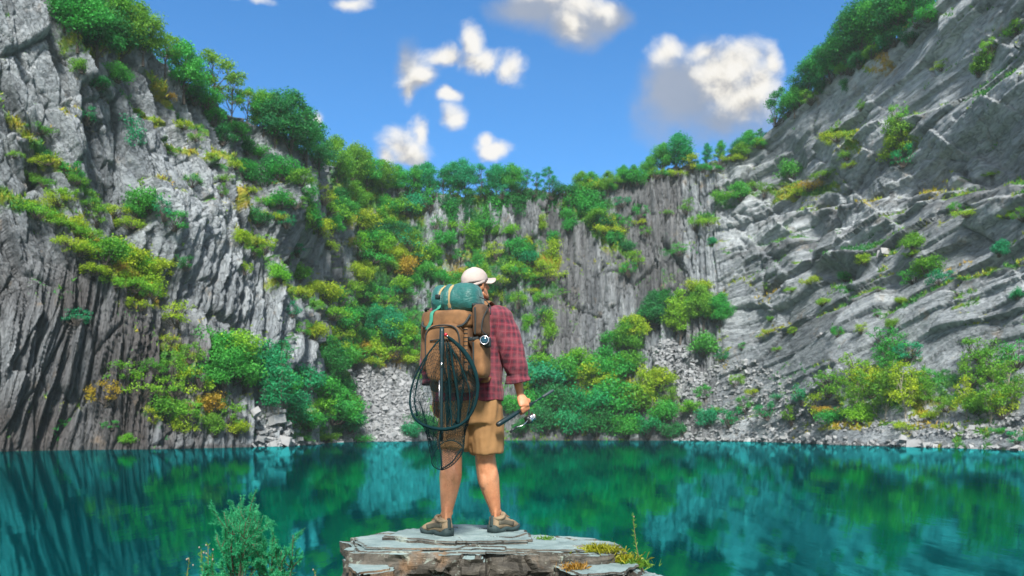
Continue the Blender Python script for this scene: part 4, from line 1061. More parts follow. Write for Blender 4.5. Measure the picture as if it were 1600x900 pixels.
def slab(poly, zt, zb, flare=0.0, seed=0, rough=0.04, N=420, top_rough=0.006, rows=34):
    """split slate block: plan polygon (x,y), flat top with worn edge, stepped broken sides"""
    q = np.array(poly, float); q = np.vstack([q, q[:1]])
    L = np.concatenate([[0], np.cumsum(np.linalg.norm(np.diff(q, axis=0), axis=1))])
    u = np.linspace(0, L[-1], N, endpoint=False)
    B = np.stack([np.interp(u, L, q[:, 0]), np.interp(u, L, q[:, 1])], 1)
    c = B.mean(0)
    d = B - c; d /= np.linalg.norm(d, axis=1, keepdims=True)
    r1 = vor(u / 0.21, u * 0 + seed, seed)[0] - 0.5; r2 = fbm(u / 0.06, u * 0, seed=seed + 3, octv=3)
    B = c + (B - c) * 0.975 + d * (r1 * 0.05 + r2 * 0.035)[:, None]
    rings = []
    for t in np.concatenate([np.linspace(0.02, 0.9, 44), np.linspace(0.915, 1.0, 14)]):
        p = c + (B - c) * t
        z = zt + top_rough * 2 * fbm(p[:, 0] * 3, p[:, 1] * 3, seed=seed + 5, octv=4) 
        lay = vor(p[:, 0] / 0.34, p[:, 1] / 0.2, seed + 6)[0]
        z = z - 0.009 * sstep(0.60, 0.63, lay) * sstep(0.35, 0.8, np.full(N, t)) - 0.012 * sstep(0.97, 1.0, t)
        rings.append(np.column_stack([p, z]))
    zz = np.linspace(0.012, zt - zb, rows)
    for z in zz:
        w = u / 0.30
        a, b_, c_, dx_, dy_, ff = vor(w + 0.5 * fbm(w, w * 0 + z * 3, seed=seed + 8), np.full(N, z / 0.16) + 0.4 * fbm(w * 2, w * 0, seed=seed + 9), seed + 10)
        e, _, _, _, _, _ = vor(u / 0.09, np.full(N, z / 0.045), seed + 12)
        off = ((a - 0.5) * 2.4 + (b_ - 0.5) * dx_ * 2.2 + (c_ - 0.5) * dy_ * 2.0) * rough + (e - 0.5) * rough * 0.6 - 0.5 * rough * np.exp(-ff / 0.05) + flare * z + rough * 0.5 * fbm(u / 0.5, u * 0 + z * 2, seed=seed + 15, octv=4)
        p = B + d * off[:, None]
        rings.append(np.column_stack([p, np.full(N, zt - z) + 0.006 * fbm(u / 0.05, u * 0 + z * 9, seed=seed + 16)]))
    V = np.concatenate(rings); m = len(rings)
    i = np.arange(m - 1)[:, None] * N; j = np.arange(N)[None]; j2 = (j + 1) % N
    F = np.stack([i + j, i + N + j, i + N + j2, i + j2], -1).reshape(-1, 4)
    return V, [tuple(f) for f in F] + [tuple(range(N))]

def on(px_, py_, z):
    Y = (CZ - z) * FOC / (py_ - HOR)
    return ((px_ - 800) / FOC * Y, Y)
ZT = 1.48
rock_parts = [
    slab([on(598, 836, ZT), on(640, 824, ZT), (-0.62, 6.02), (-0.36, 6.12), (-0.18, 6.05), on(822, 825, ZT), on(833, 838, ZT), on(829, 844, ZT), on(770, 846, ZT), on(700, 845, ZT), on(640, 841, ZT)], ZT, 1.36, 0.02, 21, 0.012, rows=14),
    slab([on(548, 838, 1.45), on(600, 829, 1.45), (-0.80, 5.75), (-0.4, 5.9), (0.1, 5.8), on(835, 834, 1.45), on(880, 838, 1.45), on(940, 842, 1.45), on(966, 848, 1.45), on(958, 858, 1.45), on(880, 860, 1.45), on(830, 858, 1.45), on(720, 855, 1.45), on(640, 857, 1.45), on(570, 855, 1.45), on(552, 848, 1.45)], 1.45, 1.30, 0.03, 37, 0.02, rows=18),
    slab([on(541, 846, 1.415), (-1.02, 5.5), (-0.7, 5.9), (0.0, 6.0), (0.6, 5.7), on(968, 850, 1.415), on(972, 862, 1.425), on(930, 866, 1.43), on(840, 865, 1.43), on(760, 863, 1.43), on(650, 863, 1.43), on(554, 861, 1.43)], 1.43, 0.2, 0.10, 53, 0.045, rows=52),
    slab([on(860, 872, 1.37), (0.35, 5.2), (0.62, 5.5), (0.76, 5.30), (0.80, 4.95), (0.66, 4.66), (0.40, 4.62)], 1.365, 0.2, 0.16, 71, 0.04, rows=40),
    slab([on(536, 872, 1.36), (-1.05, 5.2), (-0.8, 5.3), (-0.72, 4.86), (-0.9, 4.72)], 1.352, 0.2, 0.05, 77, 0.03, rows=36),
    slab([(0.72, 5.15), (0.86, 5.15), (0.92, 4.95), (0.86, 4.74), (0.72, 4.78)], 1.30, 0.2, 0.2, 83, 0.03, rows=36),
]
V, F = join(rock_parts)
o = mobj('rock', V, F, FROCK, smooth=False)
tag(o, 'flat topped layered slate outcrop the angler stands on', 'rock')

# bank under and behind the viewer (its edge stays below the frame)
def bank():
    xs = np.linspace(-40, 40, 260); ys = np.linspace(-30, 6.6, 150)
    X, Y = np.meshgrid(xs, ys)
    Z = 0.55 + 0.28 * fbm(X / 1.3, Y / 1.3, seed=201, octv=5) - 0.18 * np.clip(Y - 3, 0, 9) - 1.2 * sstep(5.4, 6.4, Y + 0.6 * fbm(X / 1.5, X * 0, seed=203)) - 0.03 * np.abs(X) 
    Z = np.where(Y < 0, Z + 0.0, Z)
    V = np.stack([X, Y, Z], -1).reshape(-1, 3); n, m_ = X.shape
    idx = np.arange(n * m_).reshape(n, m_)
    F = np.stack([idx[:-1, :-1], idx[:-1, 1:], idx[1:, 1:], idx[1:, :-1]], -1).reshape(-1, 4)
    m, nt, bs, out = new_mat('bank_ground')
    pos = nd(nt, 'ShaderNodeNewGeometry').outputs['Position']
    n1 = noise_n(nt, pos, 1.2, 7, 0.65)
    nt.links.new(ramp(nt, n1, [(0.35, (0.03, 0.055, 0.02)), (0.5, (0.07, 0.08, 0.03)), (0.62, (0.16, 0.155, 0.14))]), bs.inputs['Base Color'])
    bs.inputs['Roughness'].default_value = 0.9
    bump(nt, bs, n1, 0.7, 0.1)
    o = mobj('ground', V, F, m)
    tag(o, 'rocky grassy bank in front of the lake', 'bank', kind='structure')
bank()

# feathery shrub: arching stems, side sprays and thousands of fine needles
def needle_mat(name, a, b):
    m, nt, bs, out = new_mat(name)
    r = nd(nt, 'ShaderNodeNewGeometry').outputs['Random Per Island']
    tc = nd(nt, 'ShaderNodeTexCoord').outputs['Object']
    f = math_n(nt, 'ADD', math_n(nt, 'MULTIPLY', r, 0.5), math_n(nt, 'MULTIPLY', noise_n(nt, tc, 6.0, 3), 0.6))
    c = mixc(nt, f, a, b)
    nt.links.new(c, bs.inputs['Base Color']); bs.inputs['Roughness'].default_value = 0.55
    tr = nd(nt, 'ShaderNodeBsdfTranslucent', {'Color': c})
    nt.links.new(nd(nt, 'ShaderNodeMixShader', {0: 0.35, 1: bs.outputs[0], 2: tr.outputs[0]}).outputs[0], out.inputs[0])
    return m
NEEDLE = needle_mat('shrub_needles', (0.008, 0.20, 0.095), (0.05, 0.50, 0.20))
STEM = plain_mat('shrub_stem', (0.10, 0.075, 0.05), 0.85, 0, 0.3)
def needles(path, n, ln, rg, wid=0.0011):
    P = spline(path, 40); T = np.gradient(P, axis=0)
    i = rg.integers(2, 40, n)
    C = P[i]; t = T[i] / np.linalg.norm(T[i], axis=1, keepdims=True)
    d = t * rg.uniform(0.35, 1.0, (n, 1)) + rg.normal(0, 0.62, (n, 3)); d /= np.linalg.norm(d, axis=1, keepdims=True)
    s = np.cross(d, rg.normal(0, 1, (n, 3))); s /= np.linalg.norm(s, axis=1, keepdims=True)
    l = ln * rg.uniform(0.55, 1.2, (n, 1)) * (1.0 - 0.35 * (i[:, None] / 40.0))
    V = np.stack([C - s * wid, C + s * wid, C + d * l * 0.6 + s * wid * 1.3, C + d * l], 1).reshape(-1, 3)
    return V, np.arange(4 * n).reshape(n, 4)
def shrub(name, base, tips, seed, label, cat, mat, ln=0.026, per=520, group=None, sub=9):
    rg = np.random.default_rng(seed)
    root = empty(name, base)
    stems, NV_, n0 = [], [], 0
    base = np.array(base, float)
    for tip in tips:
        tip = np.array(tip, float)
        mid = base * 0.45 + tip * 0.55 + rg.normal(0, 0.03, 3)
        path = spline([base + rg.normal(0, 0.03, 3) * (1, 1, 0), mid, tip], 14)
        stems.append(tube(path, np.linspace(0.008, 0.002, 14), n=6))
        L = np.linalg.norm(tip - base)
        NV_.append(needles(path[6:], per, ln, rg)[0])
        for k in range(sub):
            a = path[rg.integers(5, 12)]
            dv = nrm(path[-1] - path[5]) * 0.75 + rg.normal(0, 0.42, 3) + (0, 0, 0.25)
            b = a + nrm(dv) * L * rg.uniform(0.14, 0.30)
            sp = spline([a, (a + b) / 2 + rg.normal(0, 0.012, 3), b], 8)
            stems.append(tube(sp, np.linspace(0.004, 0.001, 8), n=5))
            NV_.append(needles(sp, int(per * 0.55), ln, rg)[0])
            for kk in range(2):
                e = sp[rg.integers(3, 7)]; g = e + nrm(nrm(b - a) + rg.normal(0, .45, 3)) * L * rg.uniform(.06, .12)
                NV_.append(needles([e, (e + g) / 2 + rg.normal(0, .005, 3), g], int(per * 0.28), ln * 0.9, rg)[0])
    V, F = join(stems); mobj('stem', V, F, STEM, parent=root)
    V = np.concatenate(NV_); mobj('foliage', V, np.arange(len(V)).reshape(-1, 4), mat, parent=root, smooth=False)
    tag(root, label, cat, group=group)
    return root
SH = lambda x, y, Y=4.5: tuple(W(x, y, Y))
shrub('shrub', SH(368, 985), [SH(350, 800), SH(372, 791, 4.55), SH(392, 797, 4.4), SH(402, 830, 4.6), SH(338, 840, 4.4), SH(384, 815, 4.3), SH(362, 812, 4.7), SH(398, 800, 4.65), SH(330, 880, 4.5)], 1, 'tall feathery emerald shrub in front of the water, left of the rock', 'shrub', NEEDLE, per=330, sub=9)
shrub('shrub', SH(415, 985), [SH(426, 842), SH(458, 836, 4.45), SH(408, 850, 4.6), SH(440, 860, 4.4), SH(400, 870, 4.5), SH(432, 880, 4.6), SH(395, 850, 4.4)], 2, 'shorter feathery shrub just right of the tall emerald one', 'shrub', NEEDLE, per=300, sub=8)

# thin dry stalks with pale seed heads beside the shrubs
STALK = plain_mat('dry_stalk', (0.16, 0.12, 0.05), 0.8, 0, 0.3)
HEAD = plain_mat('seed_head', (0.30, 0.24, 0.19), 0.9, 0, 0.3)
LEAFY = needle_mat('stalk_leaves', (0.03, 0.16, 0.02), (0.12, 0.32, 0.03))
def stalk(base, tip, label, rg, heads=3, green=True, group='dry flower stalks'):
    base, tip = np.array(base), np.array(tip)
    root = empty('flower_stalk', base)
    path = spline([base, (base + tip) / 2 + rg.normal(0, .015, 3), tip], 10)
    V, F = tube(path, np.linspace(0.003, 0.0014, 10), n=5); mobj('stem', V, F, STALK, parent=root)
    parts = []
    for k in range(heads):
        c = tip + rg.normal(0, 0.012, 3) * (1, 1, 1.3) - np.array([0, 0, 0.02 * k])
        parts.append(ellipsoid(c, (0.0045, 0.0045, 0.006), nu=7, nv=5))
    V, F = join(parts); mobj('seed_head', V, F, HEAD, parent=root)
    if green:
        nv, nf = needles(path[2:], 60, 0.04, rg, 0.003); mobj('leaf', nv, nf, LEAFY, parent=root, smooth=False)
    tag(root, label, 'plant', group=group)
rg_s = np.random.default_rng(8)
for bx, tx, ty, lab in [(300, 296, 872, 'leftmost short stalk with a pale seed head below the shrubs'), (318, 314, 858, 'stalk with pale heads just left of the tall shrub'), (330, 325, 852, 'slightly taller stalk touching the left side of the tall shrub'),
                        (340, 332, 866, 'short leafy stalk at the foot of the tall shrub'), (445, 457, 880, 'leaning stalk with a buff seed head right of the shrubs'), (432, 440, 888, 'short leaning stalk between the shorter shrub and the buff head'), (490, 492, 893, 'lone small stalk nearest the left end of the rock')]:
    stalk(SH(bx, 985), SH(tx, ty), lab, rg_s)
rt = np.random.default_rng(9)
stalk(SH(1008, 900, 5.0), SH(989, 806, 5.1), 'tall thin grass stalk rising at the right end of the rock', rt, 2, True)

# moss and grass tufts on the rock
def tuft(c, w, h, n, mat, label, seed):
    rg = np.random.default_rng(seed)
    C = np.array(c) + rg.normal(0, 1, (n, 3)) * np.array([w, w * 0.5, 0.006])
    d = rg.normal(0, 0.55, (n, 3)); d[:, 2] = np.abs(d[:, 2]) + 0.45; d /= np.linalg.norm(d, axis=1, keepdims=True)
    s = np.cross(d, rg.normal(0, 1, (n, 3))); s /= np.linalg.norm(s, axis=1, keepdims=True)
    l = h * rg.uniform(0.35, 1.15, (n, 1)); wd = rg.uniform(0.0018, 0.0045, (n, 1))
    tipv = C + d * l + np.array([0, 0, -1.0]) * l * 0.35 * rg.random((n, 1))
    V = np.stack([C - s * wd, C + s * wd, C + d * l * 0.6 + s * wd, tipv], 1).reshape(-1, 3)
    o = mobj('grass_tuft', V, np.arange(4 * n).reshape(n, 4), mat, smooth=False)
    tag(o, label, 'grass tuft', group='grass tufts on the foreground rock')
TUFT_Y = needle_mat('tuft_yellow', (0.13, 0.20, 0.01), (0.42, 0.38, 0.02))
TUFT_O = needle_mat('tuft_orange', (0.25, 0.13, 0.02), (0.48, 0.27, 0.04))
TUFT_G = needle_mat('tuft_green', (0.05, 0.18, 0.02), (0.20, 0.36, 0.03))
P5 = lambda x, y, z: (*on(x, y, z), z)
tuft(P5(938, 862, 1.43), 0.055, 0.07, 700, TUFT_Y, 'largest yellow green tuft on the right shoulder of the rock', 1)
tuft(P5(962, 876, 1.37), 0.06, 0.07, 600, TUFT_Y, 'yellow tuft spilling over just right of the largest one', 2)
tuft(P5(993, 884, 1.345), 0.045, 0.06, 420, TUFT_G, 'greener tuft at the right end of the rock', 3)
tuft(P5(898, 888, 1.37), 0.035, 0.05, 260, TUFT_O, 'orange brown tuft below the right step of the rock', 4)
tuft(P5(850, 866, 1.40), 0.02, 0.05, 160, TUFT_O, 'narrow orange tuft in the crack of the rock front', 5)
tuft(P5(852, 842, 1.45), 0.03, 0.022, 160, TUFT_G, 'small flat green tuft on the lower top step', 6)
tuft((-0.30, 4.80, 1.265), 0.05, 0.035, 260, TUFT_O, 'orange moss strip low on the middle of the rock front', 7)
# ------------------------------------------------------------------ the angler
SKIN = plain_mat('skin', (0.50, 0.235, 0.135), 0.5, 0, 0.14)
def _skin():
    nt = SKIN.node_tree; bs = nt.nodes['Principled BSDF']
    tc = nd(nt, 'ShaderNodeTexCoord').outputs['Object']
    a = noise_n(nt, tc, 7.0, 5, 0.6); b = noise_n(nt, tc, 45.0, 4, 0.65)
    hair = noise_n(nt, vmath(nt, 'MULTIPLY', tc, (420.0, 420.0, 60.0)), 1.0, 2, 0.5)
    c = ramp(nt, math_n(nt, 'ADD', math_n(nt, 'MULTIPLY', a, 0.7), math_n(nt, 'MULTIPLY', b, 0.3)), [(0.30, (0.37, 0.130, 0.060)), (0.5, (0.51, 0.222, 0.108)), (0.7, (0.60, 0.30, 0.165))])
    c = mixc(nt, ramp(nt, hair, [(0.30, 0.55), (0.42, 0.0)]), c, (0.20, 0.09, 0.05))
    nt.links.new(c, bs.inputs['Base Color'])
    bump(nt, bs, math_n(nt, 'ADD', noise_n(nt, tc, 18.0, 4), math_n(nt, 'MULTIPLY', noise_n(nt, tc, 260.0, 2), 0.25)), 0.35, 0.006)
_skin()
SKIN.node_tree.nodes['Principled BSDF'].inputs['Subsurface Weight'].default_value = 0.08
SKIN.node_tree.nodes['Principled BSDF'].inputs['Subsurface Radius'].default_value = (0.012, 0.005, 0.003)
HAIR = plain_mat('hair', (0.075, 0.045, 0.03), 0.7, 0, 0.35)
BEARD = plain_mat('beard', (0.24, 0.12, 0.07), 0.8, 0, 0.4)
CAP = cloth_mat('cap_cloth', (0.43, 0.36, 0.33), 0.16, 0.9, 300, 0.3)
KHAKI = cloth_mat('khaki_cloth', (0.285, 0.155, 0.06), 0.2, 0.88, 320, 0.25)
BROWN = cloth_mat('pack_canvas', (0.105, 0.054, 0.026), 0.5, 0.85, 350, 0.3)
BROWN_L = cloth_mat('pack_canvas_worn', (0.185, 0.092, 0.036), 0.5, 0.85, 350, 0.3)
DARK = cloth_mat('dark_webbing', (0.018, 0.026, 0.028), 0.3, 0.8, 400, 0.3)
TAN = cloth_mat('tan_strap', (0.36, 0.27, 0.13), 0.15, 0.85, 400, 0.3)
TEALSTRAP = cloth_mat('green_strap', (0.03, 0.24, 0.16), 0.2, 0.7, 400, 0.3)
METAL = plain_mat('steel', (0.62, 0.62, 0.64), 0.25, 1.0, 0.1)
BLACK = plain_mat('black_plastic', (0.012, 0.018, 0.02), 0.35, 0, 0.2)
TEALBLK = plain_mat('dark_teal_paint', (0.003, 0.020, 0.025), 0.4, 0, 0.2)
REDM = plain_mat('red_anodised', (0.50, 0.03, 0.04), 0.3, 0.6, 0.1)

def plaid_mat():
    m, nt, bs, out = new_mat('plaid_flannel')
    tc = nd(nt, 'ShaderNodeTexCoord').outputs['Object']
    wob = nd(nt, 'ShaderNodeTexNoise', {'Vector': tc, 'Scale': 5.0, 'Detail': 2.0}).outputs['Color']
    v = vmath(nt, 'ADD', tc, vmath(nt, 'MULTIPLY', vmath(nt, 'SUBTRACT', wob, (0.5, 0.5, 0.5)), (0.055, 0.055, 0.055)))
    s = nd(nt, 'ShaderNodeSeparateXYZ', {0: v})
    x = math_n(nt, 'ADD', s.outputs[0], math_n(nt, 'MULTIPLY', s.outputs[1], 0.7)); z = s.outputs[2]
    def stripes(c, per, wid, soft=0.08, ph=0.0):
        f = math_n(nt, 'FRACT', math_n(nt, 'ADD', math_n(nt, 'DIVIDE', c, per), 10.0 + ph))
        d = math_n(nt, 'ABSOLUTE', math_n(nt, 'SUBTRACT', f, 0.5))
        return nd(nt, 'ShaderNodeMapRange', {'Value': d, 'From Min': wid + soft, 'From Max': wid}, interpolation_type='SMOOTHSTEP').outputs[0]
    dk = math_n(nt, 'MULTIPLY', math_n(nt, 'ADD', stripes(x, 0.046, 0.16, 0.14), stripes(z, 0.046, 0.16, 0.14)), 0.5)
    fine = math_n(nt, 'MAXIMUM', stripes(x, 0.0153, 0.09), stripes(z, 0.0153, 0.09))
    lt = math_n(nt, 'MAXIMUM', stripes(x, 0.046, 0.03, 0.06, 0.5), stripes(z, 0.046, 0.03, 0.06, 0.5))
    c = mixc(nt, dk, (0.185, 0.012, 0.030), (0.034, 0.009, 0.019))
    c = mixc(nt, math_n(nt, 'MULTIPLY', fine, 0.35), c, (0.08, 0.015, 0.03))
    c = mixc(nt, math_n(nt, 'MULTIPLY', lt, 0.15), c, (0.36, 0.18, 0.19))
    n1 = noise_n(nt, tc, 14.0, 5)
    c = mixc(nt, ramp(nt, n1, [(0.40, 0.0), (0.72, 0.55)]), c, (0.25, 0.075, 0.09))
    nt.links.new(c, bs.inputs['Base Color']); bs.inputs['Roughness'].default_value = 0.9
    bs.inputs['Sheen Weight'].default_value = 0.08; bs.inputs['Sheen Roughness'].default_value = 0.5
    bump(nt, bs, math_n(nt, 'ADD', noise_n(nt, tc, 300, 2), math_n(nt, 'MULTIPLY', noise_n(nt, tc, 22, 4), 2.5)), 0.35, 0.004)
    return m
PLAID = plaid_mat()

def Wp(x, y, Y): return W(x, y, Y)
yaw = R(20)
fw = np.array([math.sin(yaw), math.cos(yaw), 0]); rt_ = np.array([math.cos(yaw), -math.sin(yaw), 0]); upv = np.array([0, 0, 1.0])
hy = R(50)
hf = np.array([math.sin(hy), math.cos(hy), 0]); hr_ = np.array([math.cos(hy), -math.sin(hy), 0])
HC = Wp(743.5, 446.5, 5.55); HS = 0.91; hp = R(11)                                       # head centre
hf = hf * math.cos(hp) + upv * math.sin(hp); hup = np.cross(hr_, hf)
def HP(r, f, u): return HC + (hr_ * r + hf * f + hup * u) * HS
HAX = np.array([hr_, hf, hup])
def hell(c, rad, ax=None, nu=20, nv=14): return ellipsoid(c, tuple(x * HS for x in rad), HAX, nu, nv)

# joints
neck0, neck1 = Wp(738, 492, 5.56), Wp(741, 466, 5.555)
shR, elR, wrR = Wp(783, 497, 5.50), Wp(803, 560, 5.46), Wp(813, 617, 5.50)
shL, elL, wrL = Wp(684, 497, 5.64), Wp(674, 562, 5.62), Wp(681, 620, 5.60)
hipR, knR, caR, anR = Wp(760, 640, 5.53), Wp(758, 712, 5.56), Wp(763, 748, 5.58), Wp(774, 798, 5.60)
hipL, knL, caL, anL = Wp(711, 640, 5.55), Wp(706, 708, 5.50), Wp(704, 745, 5.47), Wp(698, 802, 5.43)

# the rod runs through the right fist
rod_a, rod_b = Wp(777, 664, 5.36), Wp(865, 609.5, 5.62)
rdir = nrm(rod_b - rod_a)
grip = Wp(817, 638, 5.477)
rod_line = lambda t: rod_a + (rod_b - rod_a) * t
_t = np.dot(grip - rod_a, rdir) / np.linalg.norm(rod_b - rod_a)
grip = rod_line(_t)

def finger(base, pts, r):
    P = spline([base] + pts, 12)
    return tube(P, np.linspace(r, r * 0.78, 12), n=8, ref=tuple(rdir))

def hand_grip():
    """right hand closed round the rod: palm, four unequal curled fingers, thumb across"""
    parts = []
    cam_side = nrm(np.cross(rdir, (0, 0, 1)))           # horizontal, across the rod
    if cam_side[1] > 0: cam_side = -cam_side             # towards the viewer
    up_ = nrm(np.cross(cam_side, rdir)); 
    if up_[2] < 0: up_ = -up_
    RR = 0.0125 + 0.010
    # palm: from wrist down to the knuckle row above/behind the rod
    kn = [grip + rdir * (0.030 - 0.020 * i) + up_ * (0.012) + cam_side * (RR + 0.006) for i in range(4)]
    kc = sum(kn) / 4
    parts.append(tube(spline([wrR, wrR * 0.5 + kc * 0.5 + cam_side * 0.004 + up_ * 0.006, kc + up_ * 0.006], 8), [0.026, 0.030, 0.035, 0.038, 0.040, 0.041, 0.040, 0.036], [0.020, 0.020, 0.019, 0.018, 0.017, 0.016, 0.015, 0.012], n=12, ref=tuple(rdir)))
    ln = [0.9, 1.0, 0.96, 0.82]
    for i in range(4):
        b = kn[i]; c0 = grip + rdir * (0.030 - 0.020 * i)
        pts = []
        for a in (-0.15, 0.7, 1.6, 2.5):
            aa = a * (0.85 + 0.15 * ln[i])
            pts.append(c0 + cam_side * math.cos(aa) * (RR + 0.002) - up_ * math.sin(aa) * (RR + 0.003))
        parts.append(finger(b + up_ * 0.006, pts, 0.0092 * (0.9 + 0.1 * ln[i])))
    # thumb leaves the side of the palm near the wrist and closes over the rod
    tb = wrR * 0.45 + kc * 0.55 + rdir * 0.030
    parts.append(finger(tb, [tb + rdir * 0.022 - up_ * 0.012, grip + rdir * 0.060 + cam_side * 0.006 + up_ * 0.020, grip + rdir * 0.050 - cam_side * 0.016 + up_ * 0.016], 0.0115))
    return parts

def hand_hang():
    """left hand hanging relaxed beside the thigh"""
    parts = []
    dn = nrm(np.array([0.0, 0.12, -1.0])); side = nrm(rt_ * 0.25 + fw * 0.95)
    kc = wrL + dn * 0.085
    parts.append(tube(spline([wrL, (wrL + kc) / 2, kc], 7), [0.025, 0.031, 0.036, 0.039, 0.040, 0.040, 0.038], [0.019, 0.018, 0.017, 0.016, 0.015, 0.014, 0.013], n=12, ref=tuple(side)))
    for i, l in enumerate((0.072, 0.080, 0.075, 0.058)):
        b = kc + side * (0.030 - 0.0195 * i) - dn * 0.01
        curl = rt_ * 0.35
        p1 = b + dn * l * 0.45 + curl * l * 0.12; p2 = b + dn * l * 0.80 + curl * l * 0.4; p3 = b + dn * l * 1.0 + curl * l * 0.8
        P = spline([b, p1, p2, p3], 12)
        parts.append(tube(P, np.linspace(0.0095, 0.0072, 12), n=8, ref=tuple(side)))
    tb = wrL + dn * 0.03 + side * 0.026
    P = spline([tb, tb + dn * 0.028 + side * 0.022, tb + dn * 0.06 + side * 0.026 + rt_ * 0.01], 10)
    parts.append(tube(P, np.linspace(0.0118, 0.0085, 10), n=8, ref=tuple(rt_)))
    return parts

def body():
    p = []
    # torso and hips
    p.append(tube(spline([Wp(736, 655, 5.54), Wp(736, 628, 5.54), Wp(735, 590, 5.55), Wp(734, 545, 5.56), Wp(734, 505, 5.57), Wp(737, 484, 5.565)], 20),
                  np.interp(np.linspace(0, 1, 20), [0, .2, .45, .7, .9, 1], [0.16, 0.18, 0.165, 0.19, 0.20, 0.10]), np.interp(np.linspace(0, 1, 20), [0, .2, .45, .7, .9, 1], [0.11, 0.12, 0.11, 0.125, 0.115, 0.08]), n=20, ref=tuple(rt_)))
    p.append(tube(spline([neck0, neck1, HP(0, -0.01, -0.03)], 8), [0.075, 0.066, 0.060, 0.058, 0.058, 0.058, 0.056, 0.05], [0.07, 0.064, 0.06, 0.058, 0.058, 0.058, 0.056, 0.05], n=14))
    # arms
    for sh, el, wr in ((shR, elR, wrR), (shL, elL, wrL)):
        p.append(tube(spline([sh, (sh + el) / 2, el, (el + wr) / 2, wr], 20), np.interp(np.linspace(0, 1, 20), [0, .25, .5, .65, 1], [0.062, 0.056, 0.046, 0.047, 0.029]), np.interp(np.linspace(0, 1, 20), [0, .25, .5, .65, 1], [0.06, 0.054, 0.044, 0.043, 0.023]), n=14, ref=tuple(fw)))
    # legs
    for hp, kn, ca, an, s in ((hipR, knR, caR, anR, 1), (hipL, knL, caL, anL, -1)):
        ft = an + np.array([0.0, 0.015, -0.085])
        P = spline([hp, (hp + kn) / 2, kn, ca, ca * 0.45 + an * 0.55, an, ft], 30)
        rr = np.interp(np.linspace(0, 1, 30), [0, .167, .333, .5, .667, .833, 1], [0.10, 0.088, 0.070, 0.0765, 0.056, 0.036, 0.028])
        p.append(tube(P, rr, rr * np.interp(np.linspace(0, 1, 30), [0, .5, .8, 1], [1, 1.04, 1.1, 1.1]), n=16))
        # calf muscle heads, Achilles tendon, ankle bones
        p.append(ellipsoid(ca + np.array([-0.026 * s, -0.030, 0.006]), (0.042, 0.052, 0.085), nu=14, nv=12))
        p.append(ellipsoid(ca + np.array([0.030 * s, -0.026, 0.026]), (0.038, 0.048, 0.075), nu=14, nv=12))
        p.append(tube(spline([ca * 0.55 + an * 0.45 + np.array([0, -0.034, 0]), an + np.array([0, -0.036, 0.03]), an + np.array([0, -0.040, -0.06])], 10), 0.013, n=8))
        for q in (-1, 1): p.append(tube(spline([kn + np.array([0.045 * q, -0.050, 0.07]), kn + np.array([0.046 * q, -0.048, 0.0]), kn + np.array([0.040 * q, -0.030, -0.06])], 8), [0.012, 0.015, 0.016, 0.016, 0.015, 0.013, 0.010, 0.006], n=8))
        p.append(ellipsoid(an + np.array([0.030 * s, 0.0, -0.005]), (0.014, 0.016, 0.018), nu=10, nv=8))
        p.append(ellipsoid(an + np.array([-0.030 * s, 0.0, 0.004]), (0.014, 0.016, 0.018), nu=10, nv=8))
        fd = nrm((0.58 if s > 0 else -0.66, 0.8, 0)); p.append(tube([an + upv * -0.085 + fd * x for x in (-0.01, 0.06, 0.15, 0.20)], [0.022, 0.024, 0.026, 0.015], [0.018, 0.016, 0.012, 0.008], n=12))
    # head: skull, face, jaw, nose, brow, lips, ears
    p.append(hell(HP(0, -0.006, 0.022), (0.076, 0.096, 0.102), None))
    p.append(hell(HP(0, 0.030, -0.045), (0.060, 0.062, 0.068), None))
    p.append(hell(HP(0, 0.058, -0.088), (0.034, 0.030, 0.024), None))
    p.append(tube(spline([HP(-0.052, 0.0, -0.062), HP(-0.042, 0.045, -0.085), HP(0, 0.075, -0.092), HP(0.042, 0.045, -0.085), HP(0.052, 0.0, -0.062)], 14), 0.02, n=8, ref=(0, 0, 1)))
    p.append(tube(spline([HP(0, 0.088, 0.018), HP(0, 0.101, -0.005), HP(0, 0.112, -0.026), HP(0, 0.096, -0.034)], 8), [0.009, 0.010, 0.011, 0.012, 0.014, 0.015, 0.013, 0.008], n=8, ref=tuple(hr_)))
    p.append(tube(spline([HP(-0.045, 0.075, 0.026), HP(0, 0.090, 0.024), HP(0.045, 0.075, 0.026)], 8), 0.010, n=8, ref=(0, 0, 1)))
    p.append(tube(spline([HP(-0.022, 0.084, -0.060), HP(0, 0.093, -0.057), HP(0.022, 0.084, -0.060)], 8), [0.003, 0.006, 0.007, 0.007, 0.007, 0.007, 0.006, 0.003], n=8, ref=(0, 0, 1)))
    p.append(tube(spline([HP(-0.020, 0.082, -0.070), HP(0, 0.090, -0.069), HP(0.020, 0.082, -0.070)], 8), [0.003, 0.006, 0.007, 0.007, 0.007, 0.007, 0.006, 0.003], n=8, ref=(0, 0, 1)))
    for s in (-1, 1):
        p.append(hell(HP(0.043 * s, 0.060, -0.012), (0.020, 0.020, 0.016), None, 10, 8))
        e = [HP(s * (0.073 + 0.012 * max(0, math.sin(a))), -0.006 - 0.018 * math.cos(a) * 1.0, -0.012 + 0.030 * math.sin(a + 0.3)) for a in np.linspace(-1.6, 3.9, 12)]
        p.append(tube(e, 0.0062, n=7))
        p.append(hell(HP(s * 0.076, -0.004, -0.012), (0.008, 0.014, 0.022), None, 10, 8))
    p += hand_grip() + hand_hang()
    return remesh(p, 0.0052, 3, 0.45)
BV, BF = body()
base_pt = np.array([ (anL[0] + anR[0]) / 2, 5.52, ZT])
person = mobj('person', BV, BF, SKIN, origin=base_pt)
tag(person, 'person in plaid shirt and khaki shorts standing on the rock, seen from behind', 'person')

